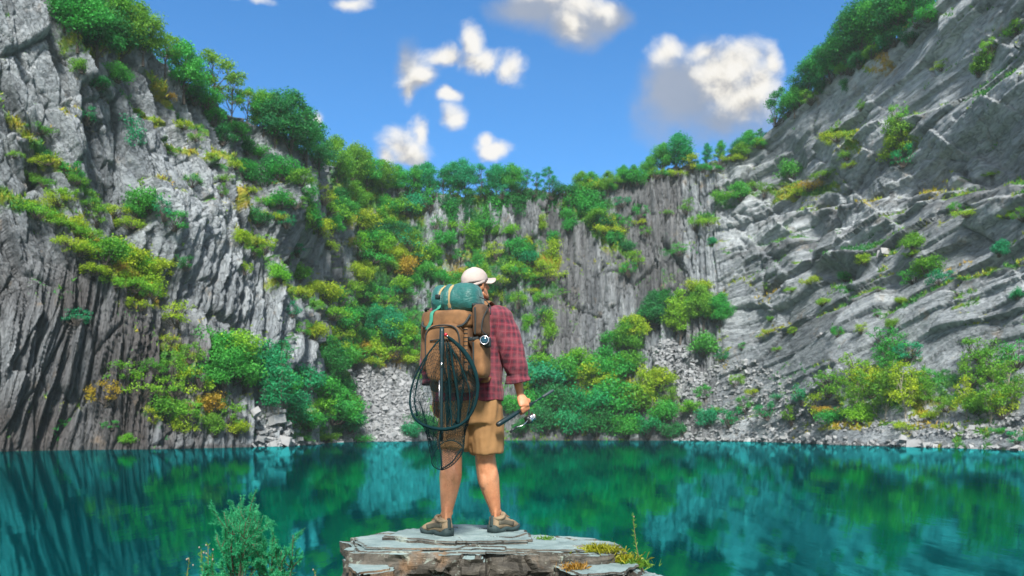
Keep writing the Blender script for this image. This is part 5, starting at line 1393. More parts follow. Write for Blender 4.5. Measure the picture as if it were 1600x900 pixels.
def wrinkle(V, F, amp, sc, seed, stretch=(1, 1, 1)):
    N_ = vnormals(V, F)
    q = V * np.asarray(stretch) * sc
    n = fbm(q[:, 0], q[:, 1], q[:, 2], seed, 3)
    n2 = np.abs(fbm(q[:, 0] * 0.8 + 3, q[:, 1] * 0.8, q[:, 2] * 0.8, seed + 9, 2)) * -2.2 + 0.4
    return V + N_ * ((n * 1.4 + n2 * 0.7) * amp)[:, None]

# shirt: torso and two short-rolled sleeves in one
def shirt():
    p = []
    t = np.linspace(0, 1, 22)
    p.append(tube(spline([Wp(733, 627, 5.54), Wp(733, 605, 5.54), Wp(734, 570, 5.55), Wp(734, 530, 5.56), Wp(735, 498, 5.57), Wp(738, 478, 5.56), Wp(740, 471, 5.558)], 22),
                  np.interp(t, [0, .15, .4, .65, .82, .95, 1], [0.243, 0.240, 0.222, 0.225, 0.215, 0.10, 0.078]), np.interp(t, [0, .15, .4, .65, .82, .95, 1], [0.150, 0.150, 0.145, 0.150, 0.140, 0.095, 0.075]), n=24, ref=tuple(rt_), pw=0.9))
    p.append(ellipsoid(shR + np.array([-0.02, 0, 0.0]), (0.105, 0.10, 0.085), None))
    p.append(ellipsoid(shL + np.array([0.02, 0, 0.0]), (0.105, 0.10, 0.085), None))
    for sh, el, wr in ((shR, elR, wrR), (shL, elL, wrL)):
        end = el * 0.40 + wr * 0.60
        P = spline([sh + (neck0 - sh) * 0.15, sh * 0.5 + el * 0.5, el, end], 16)
        p.append(tube(P, np.interp(np.linspace(0, 1, 16), [0, .33, .7, 1], [0.098, 0.090, 0.079, 0.070]), np.interp(np.linspace(0, 1, 16), [0, .33, .7, 1], [0.10, 0.090, 0.082, 0.074]), n=18))
    V, F = remesh(p, 0.009, 5)
    return wrinkle(V, F, 0.016, 11.0, 5, (1, 1, 0.8)), F
V, F = shirt()
sho = mobj('shirt', V, F, PLAID, parent=person)
# flared turned-back cuffs, open at the wrist end
def cuff(el, wr, k, par):
    a, b = el * (1 - k) + wr * k, el * (0.78 - k) + wr * (k + 0.22)
    P = np.array([a + (b - a) * t for t in np.linspace(0, 1, 7)])
    Vo, Fo = tube(P, [0.070, 0.073, 0.076, 0.080, 0.084, 0.088, 0.091], [0.074, 0.076, 0.078, 0.081, 0.085, 0.089, 0.092], n=24, cap=False)
    Vi, Fi = tube(P, [0.056, 0.060, 0.066, 0.072, 0.077, 0.082, 0.086], [0.058, 0.062, 0.067, 0.073, 0.078, 0.083, 0.087], n=24, cap=False)
    n = len(Vo)
    F = [tuple(f) for f in Fo] + [tuple(i + n for i in f[::-1]) for f in Fi]
    for j in range(24):
        j2 = (j + 1) % 24
        F.append((6 * 24 + j, 6 * 24 + j2, n + 6 * 24 + j2, n + 6 * 24 + j))
    V = np.concatenate([Vo, Vi])
    w = 0.010 * np.sin(np.linspace(0, 1, len(V)) * 60) * 0.4
    V = wrinkle(V, F, 0.006, 20, 77)
    return mobj('cuff', V, F, PLAID, parent=par)
cuff(elR, wrR, 0.42, sho); cuff(elL, wrL, 0.42, sho)
# collar and hem vent
V, F = tube([HC * 0 + neck1 + np.array([0.074 * math.cos(a), 0.070 * math.sin(a), -0.028 + 0.010 * math.sin(a)]) for a in np.linspace(0, 2 * np.pi, 24, endpoint=False)], 0.010, 0.022, n=8, ref=(0, 0, 1), closed=True)
mobj('collar', V, F, PLAID, parent=sho)

# shorts
def shorts():
    p = []
    t = np.linspace(0, 1, 10)
    p.append(tube(spline([Wp(736, 662, 5.54), Wp(736, 640, 5.54), Wp(735, 612, 5.545)], 10), np.interp(t, [0, .5, 1], [0.205, 0.215, 0.205]), np.interp(t, [0, .5, 1], [0.145, 0.15, 0.14]), n=22, ref=tuple(rt_), pw=0.9))
    t = np.linspace(0, 1, 14)
    p.append(tube(spline([Wp(759, 636, 5.54), Wp(760, 670, 5.545), Wp(761, 708, 5.555)], 14), np.interp(t, [0, .5, 1], [0.116, 0.118, 0.113]), np.interp(t, [0, .5, 1], [0.142, 0.135, 0.122]), n=20, pw=0.92))
    p.append(tube(spline([Wp(713, 636, 5.55), Wp(711, 668, 5.53), Wp(709, 702, 5.51)], 14), np.interp(t, [0, .5, 1], [0.112, 0.110, 0.104]), np.interp(t, [0, .5, 1], [0.142, 0.132, 0.118]), n=20, pw=0.92))
    V, F = remesh(p, 0.009, 4)
    return wrinkle(V, F, 0.019, 9.0, 15, (1.8, 1.8, 0.42)), F
V, F = shorts()
so_ = mobj('shorts', V, F, KHAKI, parent=person)
# cap with a curved brim, strap at the back
dome_c = HP(0, -0.004, 0.036)
V, F = hell(dome_c, (0.089, 0.108, 0.101), None, 36, 22)
keep = (V - HC) @ hup > HS * (0.016 + 0.10 * ((V - dome_c) @ hf))
idx = -np.ones(len(V), int); idx[keep] = np.arange(keep.sum())
F = [tuple(idx[i] for i in f) for f in F if all(keep[i] for i in f)]; V = V[keep]
V = V + vnormals(V, F) * (0.0042 * fbm(V[:, 0] * 34, V[:, 1] * 34, V[:, 2] * 34, 5, 3) * 2)[:, None]
capo = mobj('cap', V, F, CAP, parent=person)
md = capo.modifiers.new('thick', 'SOLIDIFY'); md.thickness = 0.003; md.offset = 1
def brim():
    V, F = [], []
    na, nrad = 17, 9
    for k in range(nrad):
        for i in range(na):
            a = (i / (na - 1) - 0.5) * R(140)
            ro = 0.100 + 0.0 * k
            ext_ = (0.082 * math.cos(a * 1.12) ** 0.42 if abs(a * 1.12) < 1.57 else 0) * k / (nrad - 1)
            r_, f_ = math.sin(a) * (0.086 + ext_ * 0.35), math.cos(a) * 0.100 + ext_ - 0.002
            u_ = 0.046 - 0.010 * (1 - math.cos(a)) * 3.0 - 0.02 * ext_ - 3.2 * r_ * r_
            V.append(HP(r_, f_, u_))
    for k in range(nrad - 1):
        for i in range(na - 1):
            F.append((k * na + i, k * na + i + 1, (k + 1) * na + i + 1, (k + 1) * na + i))
    return np.array(V), F
V, F = brim(); b_ = mobj('brim', V, F, CAP, parent=capo)
md = b_.modifiers.new('thick', 'SOLIDIFY'); md.thickness = 0.004; md.offset = 0
V, F = tube([HP(0.0905 * math.sin(a), -0.004 + 0.1095 * math.cos(a), 0.018 + 0.022 * math.cos(a)) for a in np.linspace(R(75), R(285), 26)], 0.0025, 0.009, n=8, ref=(0, 0, 1)); 
V, F = tube([HP(0.0905 * math.sin(a), -0.004 + 0.1095 * math.cos(a), 0.018 + 0.022 * math.cos(a)) for a in np.linspace(R(75), R(285), 26)], 0.009, 0.0025, n=8, ref=(0, 0, 1)); mobj('cap_band', V, F, CAP, parent=capo)
V, F = ellipsoid(dome_c + hup * 0.101 * HS, (0.007, 0.007, 0.004), None, 10, 6); mobj('button', V, F, CAP, parent=capo)
# hair under the cap, beard along the jaw
V, F = hell(HP(0, -0.010, 0.004), (0.0815, 0.098, 0.080), None, 28, 18)
loc = (V - HC) @ HAX.T / HS
keep = (loc[:, 2] < 0.034) & (loc[:, 2] > -0.062 + 0.2 * np.clip(loc[:, 1] + 0.06, 0, 1)) & (loc[:, 1] < 0.012) & ~((np.abs(loc[:, 0]) > 0.05) & (loc[:, 2] < -0.012) & (loc[:, 1] > -0.035))
idx = -np.ones(len(V), int); idx[keep] = np.arange(keep.sum())
F = [tuple(idx[i] for i in f) for f in F if all(keep[i] for i in f)]; V = V[keep]
h_ = mobj('hair', V, F, HAIR, parent=person); md = h_.modifiers.new('thick', 'SOLIDIFY'); md.thickness = 0.006; md.offset = 0
P = spline([HP(-0.066, 0.008, -0.020), HP(-0.058, 0.030, -0.066), HP(-0.030, 0.070, -0.092), HP(0, 0.088, -0.094), HP(0.030, 0.070, -0.092), HP(0.058, 0.030, -0.066), HP(0.066, 0.008, -0.020)], 26)
V, F = tube(P, np.interp(np.linspace(0, 1, 26), [0, .2, .5, .8, 1], [0.006, 0.018, 0.026, 0.018, 0.006]), np.interp(np.linspace(0, 1, 26), [0, .2, .5, .8, 1], [0.006, 0.011, 0.013, 0.011, 0.006]), n=10, ref=(0, 0, 1))
V = V + vnormals(V, F) * (0.004 * fbm(V[:, 0] * 90, V[:, 1] * 90, V[:, 2] * 90, 8, 2) * 2)[:, None]
mobj('beard', V, F, BEARD, parent=person)
EYE = plain_mat('eye', (0.5, 0.5, 0.48), 0.2)
for s in (-1, 1):
    V, F = hell(HP(0.031 * s, 0.077, 0.004), (0.012, 0.012, 0.009), None, 12, 8); e_ = mobj('eye', V, F, EYE, parent=person)
    V, F = hell(HP(0.031 * s, 0.087, 0.004), (0.005, 0.004, 0.005), None, 10, 6); mobj('iris', V, F, BLACK, parent=e_)

# hiking shoes
SHOE = cloth_mat('shoe_leather', (0.24, 0.175, 0.105), 0.5, 0.8, 160, 0.35)
SHOEG = cloth_mat('shoe_mesh_panel', (0.095, 0.085, 0.06), 0.3, 0.85, 220, 0.3)
SOLE = plain_mat('shoe_sole', (0.020, 0.040, 0.040), 0.75, 0, 0.3)
LACE = cloth_mat('shoe_lace', (0.22, 0.12, 0.05), 0.2, 0.9, 300, 0.2)
def shoe(heel, d, s):
    d = nrm(d); sd = np.array([d[1], -d[0], 0]) ; L = 0.292
    def sec(t): return np.interp(t, [0, .06, .2, .4, .62, .8, .93, 1], [0.030, 0.039, 0.042, 0.041, 0.050, 0.053, 0.042, 0.020])
    def hgt(t): return np.interp(t, [0, .08, .22, .34, .48, .66, .85, 1], [0.088, 0.106, 0.108, 0.110, 0.094, 0.068, 0.050, 0.022])
    n, V, F = 20, [], []
    ts = np.linspace(0, 1, 24)
    for t in ts:
        c = heel + d * (t * L); w, h = sec(t), hgt(t)
        for j in range(n):
            a = 2 * np.pi * j / n
            x = np.sign(math.cos(a)) * abs(math.cos(a)) ** 0.75 * w
            z = 0.018 + h * (0.5 + 0.5 * np.sign(math.sin(a)) * abs(math.sin(a)) ** 0.8)
            tp = 1 - 0.34 * max(0, (z - 0.03) / max(h, 0.01)) ** 1.3 if t > 0.25 else 1 - 0.22 * max(0, (z - 0.03) / max(h, .01)) ** 1.3
            V.append(c + sd * x * tp + upv * z)
    for i in range(23):
        for j in range(n):
            F.append((i * n + j, i * n + (j + 1) % n, (i + 1) * n + (j + 1) % n, (i + 1) * n + j))
    F += [tuple(range(n - 1, -1, -1)), tuple(23 * n + j for j in range(n))]
    V = np.array(V)
    V = V + vnormals(V, F) * (0.006 * fbm(V[:, 0] * 22, V[:, 1] * 22, V[:, 2] * 30, 9, 3))[:, None]
    root = mobj('shoe', V, F, SHOE, parent=person)
    # sole with rockered toe, thick heel counter
    V, F = [], []
    for t in ts:
        c = heel + d * (t * (L + 0.014) - 0.008); w = sec(min(1, t)) + 0.006
        z0 = 0.0 + 0.022 * max(0, (t - 0.75) / 0.25) ** 1.6 + 0.008 * math.exp(-((t - 0.42) / 0.06) ** 2); z1 = 0.032 + 0.007 * math.cos(t * 15.0) + 0.014 * max(0, (t - 0.8) / 0.2) + 0.020 * max(0, 1 - t / 0.16)
        for (x, z) in ((-w * .9, z0), (w * .9, z0), (w, (z0 + z1) / 2), (w * .96, z1), (-w * .96, z1), (-w, (z0 + z1) / 2)):
            V.append(c + sd * x + upv * z)
    for i in range(23):
        for j in range(6): F.append((i * 6 + j, i * 6 + (j + 1) % 6, (i + 1) * 6 + (j + 1) % 6, (i + 1) * 6 + j))
    F += [tuple(range(5, -1, -1)), tuple(23 * 6 + j for j in range(6))]
    mobj('sole', np.array(V), F, SOLE, parent=root)
    # padded collar round the ankle, heel tab, side panel, laces
    cc = heel + d * 0.066 + upv * 0.110
    V, F = tube([cc + d * 0.058 * math.cos(a) + sd * 0.038 * math.sin(a) + upv * (0.012 * math.cos(a) + 0.007 * math.cos(2 * a)) for a in np.linspace(0, 2 * np.pi, 24, endpoint=False)], 0.0125, n=8, ref=(0, 0, 1), closed=True)
    mobj('collar', V, F, SHOE, parent=root)
    V, F = tube(spline([heel + d * 0.006 + upv * 0.122, heel - d * 0.002 + upv * 0.09, heel - d * 0.004 + upv * 0.045], 8), 0.015, 0.006, n=8, ref=tuple(sd)); mobj('heel_tab', V, F, SOLE, parent=root)
    for q in (-1, 1):
        V, F = tube(spline([heel + d * 0.03 + sd * 0.041 * q + upv * 0.075, heel + d * 0.11 + sd * 0.040 * q + upv * 0.070, heel + d * 0.19 + sd * 0.050 * q + upv * 0.052], 10), 0.016, 0.003, n=8, ref=(0, 0, 1)); mobj('panel', V, F, SHOEG, parent=root)
    V, F = ellipsoid(heel + d * 0.128 + upv * 0.118, (0.026, 0.030, 0.020), np.array([sd, nrm(d - upv * 0.5), nrm(upv + d * 0.5)]), 16, 10); mobj('tongue', V, F, SHOE, parent=root)
    lv = []
    for i, t in enumerate(np.linspace(0.36, 0.60, 5)):
        c = heel + d * t * L + upv * (hgt(t) + 0.022)
        lv.append(tube([c - sd * 0.022 - d * 0.006, c + upv * 0.004, c + sd * 0.022 + d * 0.006], 0.0028, n=6))
    V, F = join(lv); mobj('lace', V, F, LACE, parent=root)
hL = np.array([anL[0] + 0.020, anL[1] - 0.045, ZT - 0.002]); hR = np.array([anR[0] - 0.024, anR[1] - 0.045, ZT - 0.002])
shoe(hL, (-0.66, 0.75, 0), -1); shoe(hR, (0.58, 0.81, 0), 1)

# ------------------------------------------------------------------ backpack
PO = Wp(709, 548, 5.285)
bkv = -fw
PAX = np.array([rt_, bkv, upv])
def PP(u, d, w): return PO + rt_ * u + bkv * d + upv * w
def puff(c, half, e=0.35, amp=0.008, sc=14, seed=1, nu=40, nv=26):
    V, F = ellipsoid(PP(*c), half, PAX, nu, nv, e, e)
    return wrinkle(V, F, amp, sc, seed, (1, 1, 0.8)), F
pack = empty('backpack', PP(0, 0, -0.29))
tag(pack, 'large brown canvas backpack with side pockets worn on the back', 'backpack')
def pk(name, vf, mat, parent=None): return mobj(name, vf[0], vf[1], mat, parent=parent or pack)
mb = pk('main_compartment', puff((0, 0, -0.005), (0.152, 0.114, 0.240), 0.38, 0.010, 11, 3), BROWN)
fl = pk('top_flap', puff((-0.008, 0.022, 0.190), (0.165, 0.125, 0.066), 0.42, 0.008, 13, 4), BROWN_L)
fp = pk('front_pocket', puff((-0.005, 0.128, -0.025), (0.128, 0.052, 0.185), 0.42, 0.008, 14, 5), BROWN_L)
ls = pk('side_pocket', puff((-0.172, 0.0, 0.060), (0.036, 0.085, 0.200), 0.42, 0.007, 15, 6), BROWN)
rs = pk('side_pocket', puff((0.196, 0.0, 0.185), (0.040, 0.080, 0.105), 0.42, 0.007, 15, 7), BROWN)
rl = pk('side_pocket', puff((0.205, 0.02, -0.060), (0.044, 0.078, 0.125), 0.45, 0.007, 15, 8), BROWN_L)
pk('base_panel', puff((0, 0.01, -0.232), (0.140, 0.106, 0.045), 0.45, 0.006, 15, 9), BROWN)
# piping and zips
def pipe(pts, r, mat, parent, n=26, flat=None, ref=(0, 0, 1), name='piping'):
    V, F = tube(spline([PP(*p) for p in pts], n), r, flat, n=8, ref=ref)
    return mobj(name, V, F, mat, parent=parent)
pipe([(-0.165, 0.10, 0.20), (-0.15, 0.148, 0.150), (-0.05, 0.160, 0.132), (0.08, 0.158, 0.134), (0.135, 0.145, 0.152), (0.160, 0.10, 0.215)], 0.0075, DARK, fl)
pipe([(-0.118, 0.150, -0.18), (-0.122, 0.172, 0.05), (-0.09, 0.178, 0.128), (0.0, 0.182, 0.146), (0.085, 0.178, 0.128), (0.116, 0.172, 0.05), (0.112, 0.150, -0.18)], 0.005, DARK, fp, 34)
pipe([(-0.085, 0.182, 0.05), (0.0, 0.188, 0.056), (0.085, 0.182, 0.05)], 0.004, DARK, fp)
pipe([(0.185, 0.083, 0.265), (0.190, 0.088, 0.18), (0.186, 0.086, 0.09)], 0.006, DARK, rs)
pipe([(0.165, 0.07, 0.282), (0.20, 0.0, 0.288), (0.22, -0.06, 0.276)], 0.012, DARK, rs)
pipe([(-0.150, 0.07, 0.275), (-0.19, 0.03, 0.275), (-0.21, -0.03, 0.262)], 0.010, DARK, ls)
pipe([(0.178, 0.092, 0.04), (0.182, 0.10, -0.06), (0.186, 0.085, -0.17)], 0.0055, DARK, rl)
# loop webbing sewn down the right of the front, with bar tacks
pipe([(0.140, 0.126, 0.13), (0.141, 0.128, 0.0), (0.139, 0.124, -0.15)], 0.014, BROWN_L, mb, flat=0.004, ref=tuple(rt_), name='webbing')
tk = []
for i in range(9):
    z = 0.12 - i * 0.026
    tk.append(tube([PP(0.126, 0.133, z), PP(0.154, 0.131, z)], 0.0028, n=6))
V, F = join(tk); mobj('bar_tack', V, F, DARK, parent=mb)
# compression straps and buckles
for w in (0.06, -0.12):
    pipe([(0.12, 0.118, w), (0.168, 0.10, w), (0.20, 0.06, w + 0.01)], 0.010, DARK, mb, flat=0.0025, name='strap')
    V, F = ellipsoid(PP(0.162, 0.110, w), (0.016, 0.008, 0.013), PAX, 14, 8, 0.4, 0.4); mobj('buckle', V, F, BLACK, parent=mb)
# shoulder straps over both shoulders, top handle
for s in (-1, 1):
    top = shR if s > 0 else shL
    inn = top + (neck0 - top) * 0.42 + np.array([0, 0, 0.075])
    V, F = tube(spline([PP(0.085 * s, -0.10, 0.20), inn + bkv * 0.10 - upv * 0.01, inn + upv * 0.022, inn + fw * 0.12 - upv * 0.05, inn + fw * 0.16 - upv * 0.22, PP(0.15 * s, -0.30, -0.10), PP(0.17 * s, -0.12, -0.20)], 34), 0.030, 0.008, n=10, ref=tuple(rt_))
    mobj('shoulder_strap', V, F, BROWN_L, parent=pack)
    pipe([(0.10 * s, -0.02, 0.255), (0.125 * s, -0.10, 0.315), (0.135 * s, -0.17, 0.335)], 0.009, DARK, pack, flat=0.0025, ref=tuple(rt_), name='strap')

# ------------------------------------------------------------------ sleeping bag roll and its straps
SB = plain_mat('teal_nylon', (0.004, 0.105, 0.095), 0.45, 0, 0.4)
nt = SB.node_tree; bs = nt.nodes['Principled BSDF']
tcs = nd(nt, 'ShaderNodeTexCoord').outputs['Object']
bump(nt, bs, math_n(nt, 'ADD', noise_n(nt, vmath(nt, 'MULTIPLY', tcs, (1, 1, 2.5)), 24, 5, 0.6, 0.6), math_n(nt, 'MULTIPLY', noise_n(nt, tcs, 60, 3), 0.4)), 0.55, 0.012)
bs.inputs['Sheen Weight'].default_value = 0.2
SC = Wp(714.5, 471, 5.315)
t = np.linspace(-1, 1, 46)
rad = 0.116 * (1 - np.abs(t) ** 7) ** 0.5 + 0.001
pinch = 0.017 * np.exp(-((t + 0.40) / 0.09) ** 2) + 0.013 * np.exp(-((t + 0.06) / 0.07) ** 2)
P = np.array([SC + rt_ * (x * 0.170) for x in t])
V, F = tube(P, np.maximum(rad - pinch, 0.004), np.maximum(rad * 0.98 - pinch, 0.004), n=36, ref=(0, 0, 1))
q = (V - SC) @ PAX.T
V = V + vnormals(V, F) * (0.022 * fbm(q[:, 0] * 7, q[:, 1] * 20, q[:, 2] * 20, 31, 3) + 0.010 * fbm(q[:, 0] * 30, q[:, 1] * 16, q[:, 2] * 16, 35, 2))[:, None]
sbag = mobj('sleeping_bag', V, F, SB)
tag(sbag, 'rolled teal sleeping bag strapped on top of the brown backpack', 'sleeping bag')
def SPt(x, ang, r=0.116): return SC + rt_ * x + bkv * math.cos(ang) * r + upv * math.sin(ang) * r
def ring_strap(x0, x1, mat, a0=-100, a1=130, r=0.106, w=0.0125):
    n = 26
    P = [SPt(x0 + (x1 - x0) * k / (n - 1), R(a0 + (a1 - a0) * k / (n - 1)), r) for k in range(n)]
    V, F = tube(P, w, 0.0022, n=8, ref=tuple(rt_)); return mobj('strap', V, F, mat, parent=sbag)
ring_strap(-0.012, -0.010, TAN, -40, 150, 0.109)
ring_strap(-0.095, -0.040, TAN, 5, 150, 0.106)
V, F = tube(spline([SPt(-0.092, R(12), 0.109), SPt(-0.085, R(-25), 0.112), PP(-0.085, 0.150, 0.235), PP(-0.088, 0.162, 0.175), PP(-0.118, 0.166, 0.120)], 20), 0.0125, 0.0024, n=8, ref=tuple(rt_)); mobj('strap', V, F, TEALSTRAP, parent=sbag)
for x, a in ((-0.090, 10), (-0.012, -38)):
    V, F = ellipsoid(SPt(x, R(a), 0.113), (0.017, 0.010, 0.014), PAX, 14, 8, 0.4, 0.4); mobj('buckle', V, F, BLACK, parent=sbag)
V, F = tube(spline([SC + rt_ * 0.160 + upv * 0.02 + bkv * 0.02, SC + rt_ * 0.20 + upv * 0.0, SC + rt_ * 0.235 - upv * 0.05, SC + rt_ * 0.235 - upv * 0.10], 14), 0.0035, n=6); mobj('drawcord', V, F, DARK, parent=sbag)

# ------------------------------------------------------------------ small camera hanging at the right pocket
cam_c = Wp(757.5, 533, 5.13)
gad = empty('camera', cam_c - upv * 0.03)
lax = nrm(np.array([-0.05, -1.0, 0.12]))
V, F = ellipsoid(cam_c - lax * 0.02 + upv * -0.004, (0.040, 0.018, 0.034), np.array([nrm(np.cross(lax, upv)), lax, upv]), 22, 14, 0.35, 0.35); mobj('body', V, F, BLACK, parent=gad)
sx_ = nrm(np.cross(lax, upv))
V, F = tube([cam_c - lax * 0.01, cam_c + lax * 0.022, cam_c + lax * 0.03], [0.029, 0.029, 0.027], n=24, ref=tuple(sx_)); ln_ = mobj('lens', V, F, BLACK, parent=gad)
V, F = tube([cam_c + lax * 0.030 + sx_ * 0.0265 * math.cos(a) + np.cross(lax, sx_) * 0.0265 * math.sin(a) for a in np.linspace(0, 6.2832, 24, endpoint=False)], 0.0035, n=8, ref=tuple(lax), closed=True); mobj('lens_ring', V, F, METAL, parent=ln_)
GL = plain_mat('lens_glass', (0.01, 0.05, 0.08), 0.05, 0, 0.1)
V, F = ellipsoid(cam_c + lax * 0.028, (0.022, 0.006, 0.022), np.array([sx_, lax, np.cross(lax, sx_)]), 18, 10); mobj('lens_glass', V, F, GL, parent=ln_)
V, F = tube(spline([cam_c + upv * 0.03 - sx_ * 0.02, Wp(753, 515, 5.12), Wp(755, 497, 5.14), Wp(762, 482, 5.2)], 16), 0.004, n=6); mobj('strap', V, F, DARK, parent=gad)
V, F = ellipsoid(cam_c - upv * 0.045 - sx_ * -0.022, (0.014, 0.010, 0.012), None, 12, 8); mobj('clip', V, F, METAL, parent=gad)
tag(gad, 'small dark camera with a silver-ringed lens hung at the right pack pocket', 'camera')

# ------------------------------------------------------------------ landing net on the back
NETM = cloth_mat('net_cord', (0.002, 0.020, 0.024), 0.3, 0.9, 200, 0.1)
NETM.node_tree.nodes['Principled BSDF'].inputs['Specular IOR Level'].default_value = 0.15
YN = 4.98
net = empty('landing_net', Wp(690, 733, YN))
tag(net, 'dark teal landing net with a drooping mesh bag hung on the back of the pack', 'landing net')
hoop = spline([Wp(x, y, Y) for x, y, Y in [(693, 524, 5.03), (677, 542, 5.00), (659, 568, 4.98), (646, 596, 4.97), (640.5, 625, 4.96), (646, 650, 4.96), (664, 665, 4.96), (695, 670.5, 4.95), (723, 661, 4.95), (740, 638, 4.96), (746.5, 606, 4.97), (741, 577, 4.98), (728, 553, 5.0), (712, 536, 5.02), (697, 524, 5.03)]], 110)
hr0 = np.interp(np.linspace(0, 1, 110), [0, .15, .35, .5, .62, .75, .85, 1], [0.005, 0.005, 0.008, 0.011, 0.009, 0.012, 0.016, 0.008])
V, F = tube(hoop, hr0, n=10, ref=(0, 1, 0)); V = V + vnormals(V, F) * (0.004 * fbm(V[:, 0] * 60, V[:, 1] * 60, V[:, 2] * 60, 3, 2))[:, None]
mobj('hoop', V, F, NETM, parent=net)
hnd = [Wp(690.5, 511, 5.04), Wp(690.3, 560, 5.02), Wp(690, 640, 5.01), Wp(690, 690, 5.02)]
V, F = tube(spline(hnd, 20), np.interp(np.linspace(0, 1, 20), [0, .1, .18, .3, .31, 1], [0.014, 0.016, 0.017, 0.016, 0.010, 0.009]), n=12); hd = mobj('handle', V, F, TEALBLK, parent=net)
V, F = tube([Wp(690.3, 534, 5.03), Wp(690.3, 545, 5.03)], 0.0185, n=12); mobj('ferrule', V, F, TEALBLK, parent=hd)
V, F = tube([Wp(690.0, 566, 5.005), Wp(690, 573, 5.005)], 0.006, n=8); mobj('pin', V, F, METAL, parent=hd)
V, F = tube([Wp(686.5, 594, 5.02), Wp(686.5, 640, 5.02)], 0.0035, n=8); mobj('rod_section', V, F, METAL, parent=hd)
V, F = ellipsoid(Wp(696.5, 523, 5.0), (0.012, 0.010, 0.013), None, 10, 7); mobj('hinge', V, F, REDM, parent=net)
V, F = ellipsoid(Wp(699, 525, 4.99), (0.006, 0.006, 0.006), None, 8, 6); mobj('rivet', V, F, METAL, parent=net)
def mesh_sheet(r0, r1, rings, cols, bulge, seed, wire, closed=True):
    """knotted mesh between two closed curves: diamond cells made as thin cords"""
    A = r0; B = r1
    ii = np.linspace(0, len(A) - 1, cols).astype(int)
    A = A[ii]; B = B[np.linspace(0, len(B) - 1, cols).astype(int)]
    rg = np.random.default_rng(seed)
    V = []
    for k in range(rings):
        t = k / (rings - 1)
        tx, tz = t ** 0.62, t ** 1.25
        Q = A * (1 - np.array([tx, tx, tz])) + B * np.array([tx, tx, tz])
        Q = Q + np.array([0, 1, 0]) * bulge * math.sin(math.pi * t) 
        fold = np.sin(np.linspace(0, 2 * np.pi, cols) * 7 + 1.3 * math.sin(4 * t)) * 0.016 * math.sin(math.pi * t)
        Q = Q + np.outer(fold, (0.8, 0.6, 0)) + rg.normal(0, 0.0018, Q.shape)
        V.append(Q)
    V = np.concatenate(V)
    E = []
    for k in range(rings - 1):
        for j in range(cols - 1):
            if (j + k) % 2 == 0: E.append((k * cols + j, (k + 1) * cols + j + 1)); 
            else: E.append((k * cols + j + 1, (k + 1) * cols + j))
    # thin three-sided cords
    E = np.array(E); a, b = V[E[:, 0]], V[E[:, 1]]
    d = b - a; d /= np.linalg.norm(d, axis=1, keepdims=True) + 1e-9
    s = np.cross(d, np.array([0.3, 1, 0.2])); s /= np.linalg.norm(s, axis=1, keepdims=True) + 1e-9
    u = np.cross(d, s)
    ring = [s * wire, -s * 0.5 * wire + u * 0.87 * wire, -s * 0.5 * wire - u * 0.87 * wire]
    VV = np.stack([a + ring[0], a + ring[1], a + ring[2], b + ring[0], b + ring[1], b + ring[2]], 1).reshape(-1, 3)
    m = np.arange(len(E))[:, None] * 6
    FF = np.concatenate([m + np.array([0, 1, 4, 3]), m + np.array([1, 2, 5, 4]), m + np.array([2, 0, 3, 5])])
    return VV, FF
tail = spline([Wp(x, y, 4.99) for x, y in [(694, 690), (683, 700), (675, 716), (677, 728), (690, 734), (706, 727), (720, 712), (724, 700), (716, 692), (705, 688), (696, 690)]], 60)
V, F = mesh_sheet(hoop, tail, 44, 100, 0.06, 1, 0.0011); mobj('net_bag', V, F, NETM, parent=net, smooth=False)
# inner layer gathered towards the middle
inner = spline([Wp(x, y, 5.02) for x, y in [(694, 530), (690, 560), (700, 600), (698, 640), (700, 670), (712, 660), (722, 630), (726, 595), (716, 560), (702, 535), (696, 530)]], 60)
gather = spline([Wp(x, y, 5.0) for x, y in [(704, 655), (698, 664), (704, 672), (716, 668), (714, 658), (706, 654)]], 60)
V, F = mesh_sheet(inner, gather, 34, 64, 0.02, 2, 0.0011); mobj('net_bag', V, F, NETM, parent=net, smooth=False)
# gathered folds of net, and the cord frame at the tail
for pts, r in [([(703, 540), (709, 580), (716, 625), (716, 662)], 0.008), ([(700, 535), (724, 580), (734, 620), (728, 660)], 0.004), ([(667, 558), (654, 590), (648, 625), (652, 650)], 0.0045), ([(697, 535), (701, 590), (704, 640), (706, 668)], 0.005)]:
    V, F = tube(spline([Wp(x, y, 4.985) for x, y in pts], 30), r, r * 0.6, n=8); V = V + vnormals(V, F) * (0.006 * fbm(V[:, 0] * 70, V[:, 1] * 70, V[:, 2] * 40, 4, 2))[:, None]
    mobj('net_fold', V, F, NETM, parent=net)
V, F = tube(tail, 0.0035, n=7, ref=(0, 1, 0)); mobj('tail_cord', V, F, NETM, parent=net)
V, F = tube(spline([Wp(690, 668, 4.97), Wp(686, 690, 4.975), Wp(689, 712, 4.98), Wp(690, 733, 4.985)], 16), 0.0055, n=7); mobj('tail_cord', V, F, NETM, parent=net)
V, F = tube(spline([Wp(690, 733, 4.985), Wp(706, 722, 4.98), Wp(722, 700, 4.975)], 14), 0.0045, n=7); mobj('tail_cord', V, F, NETM, parent=net)

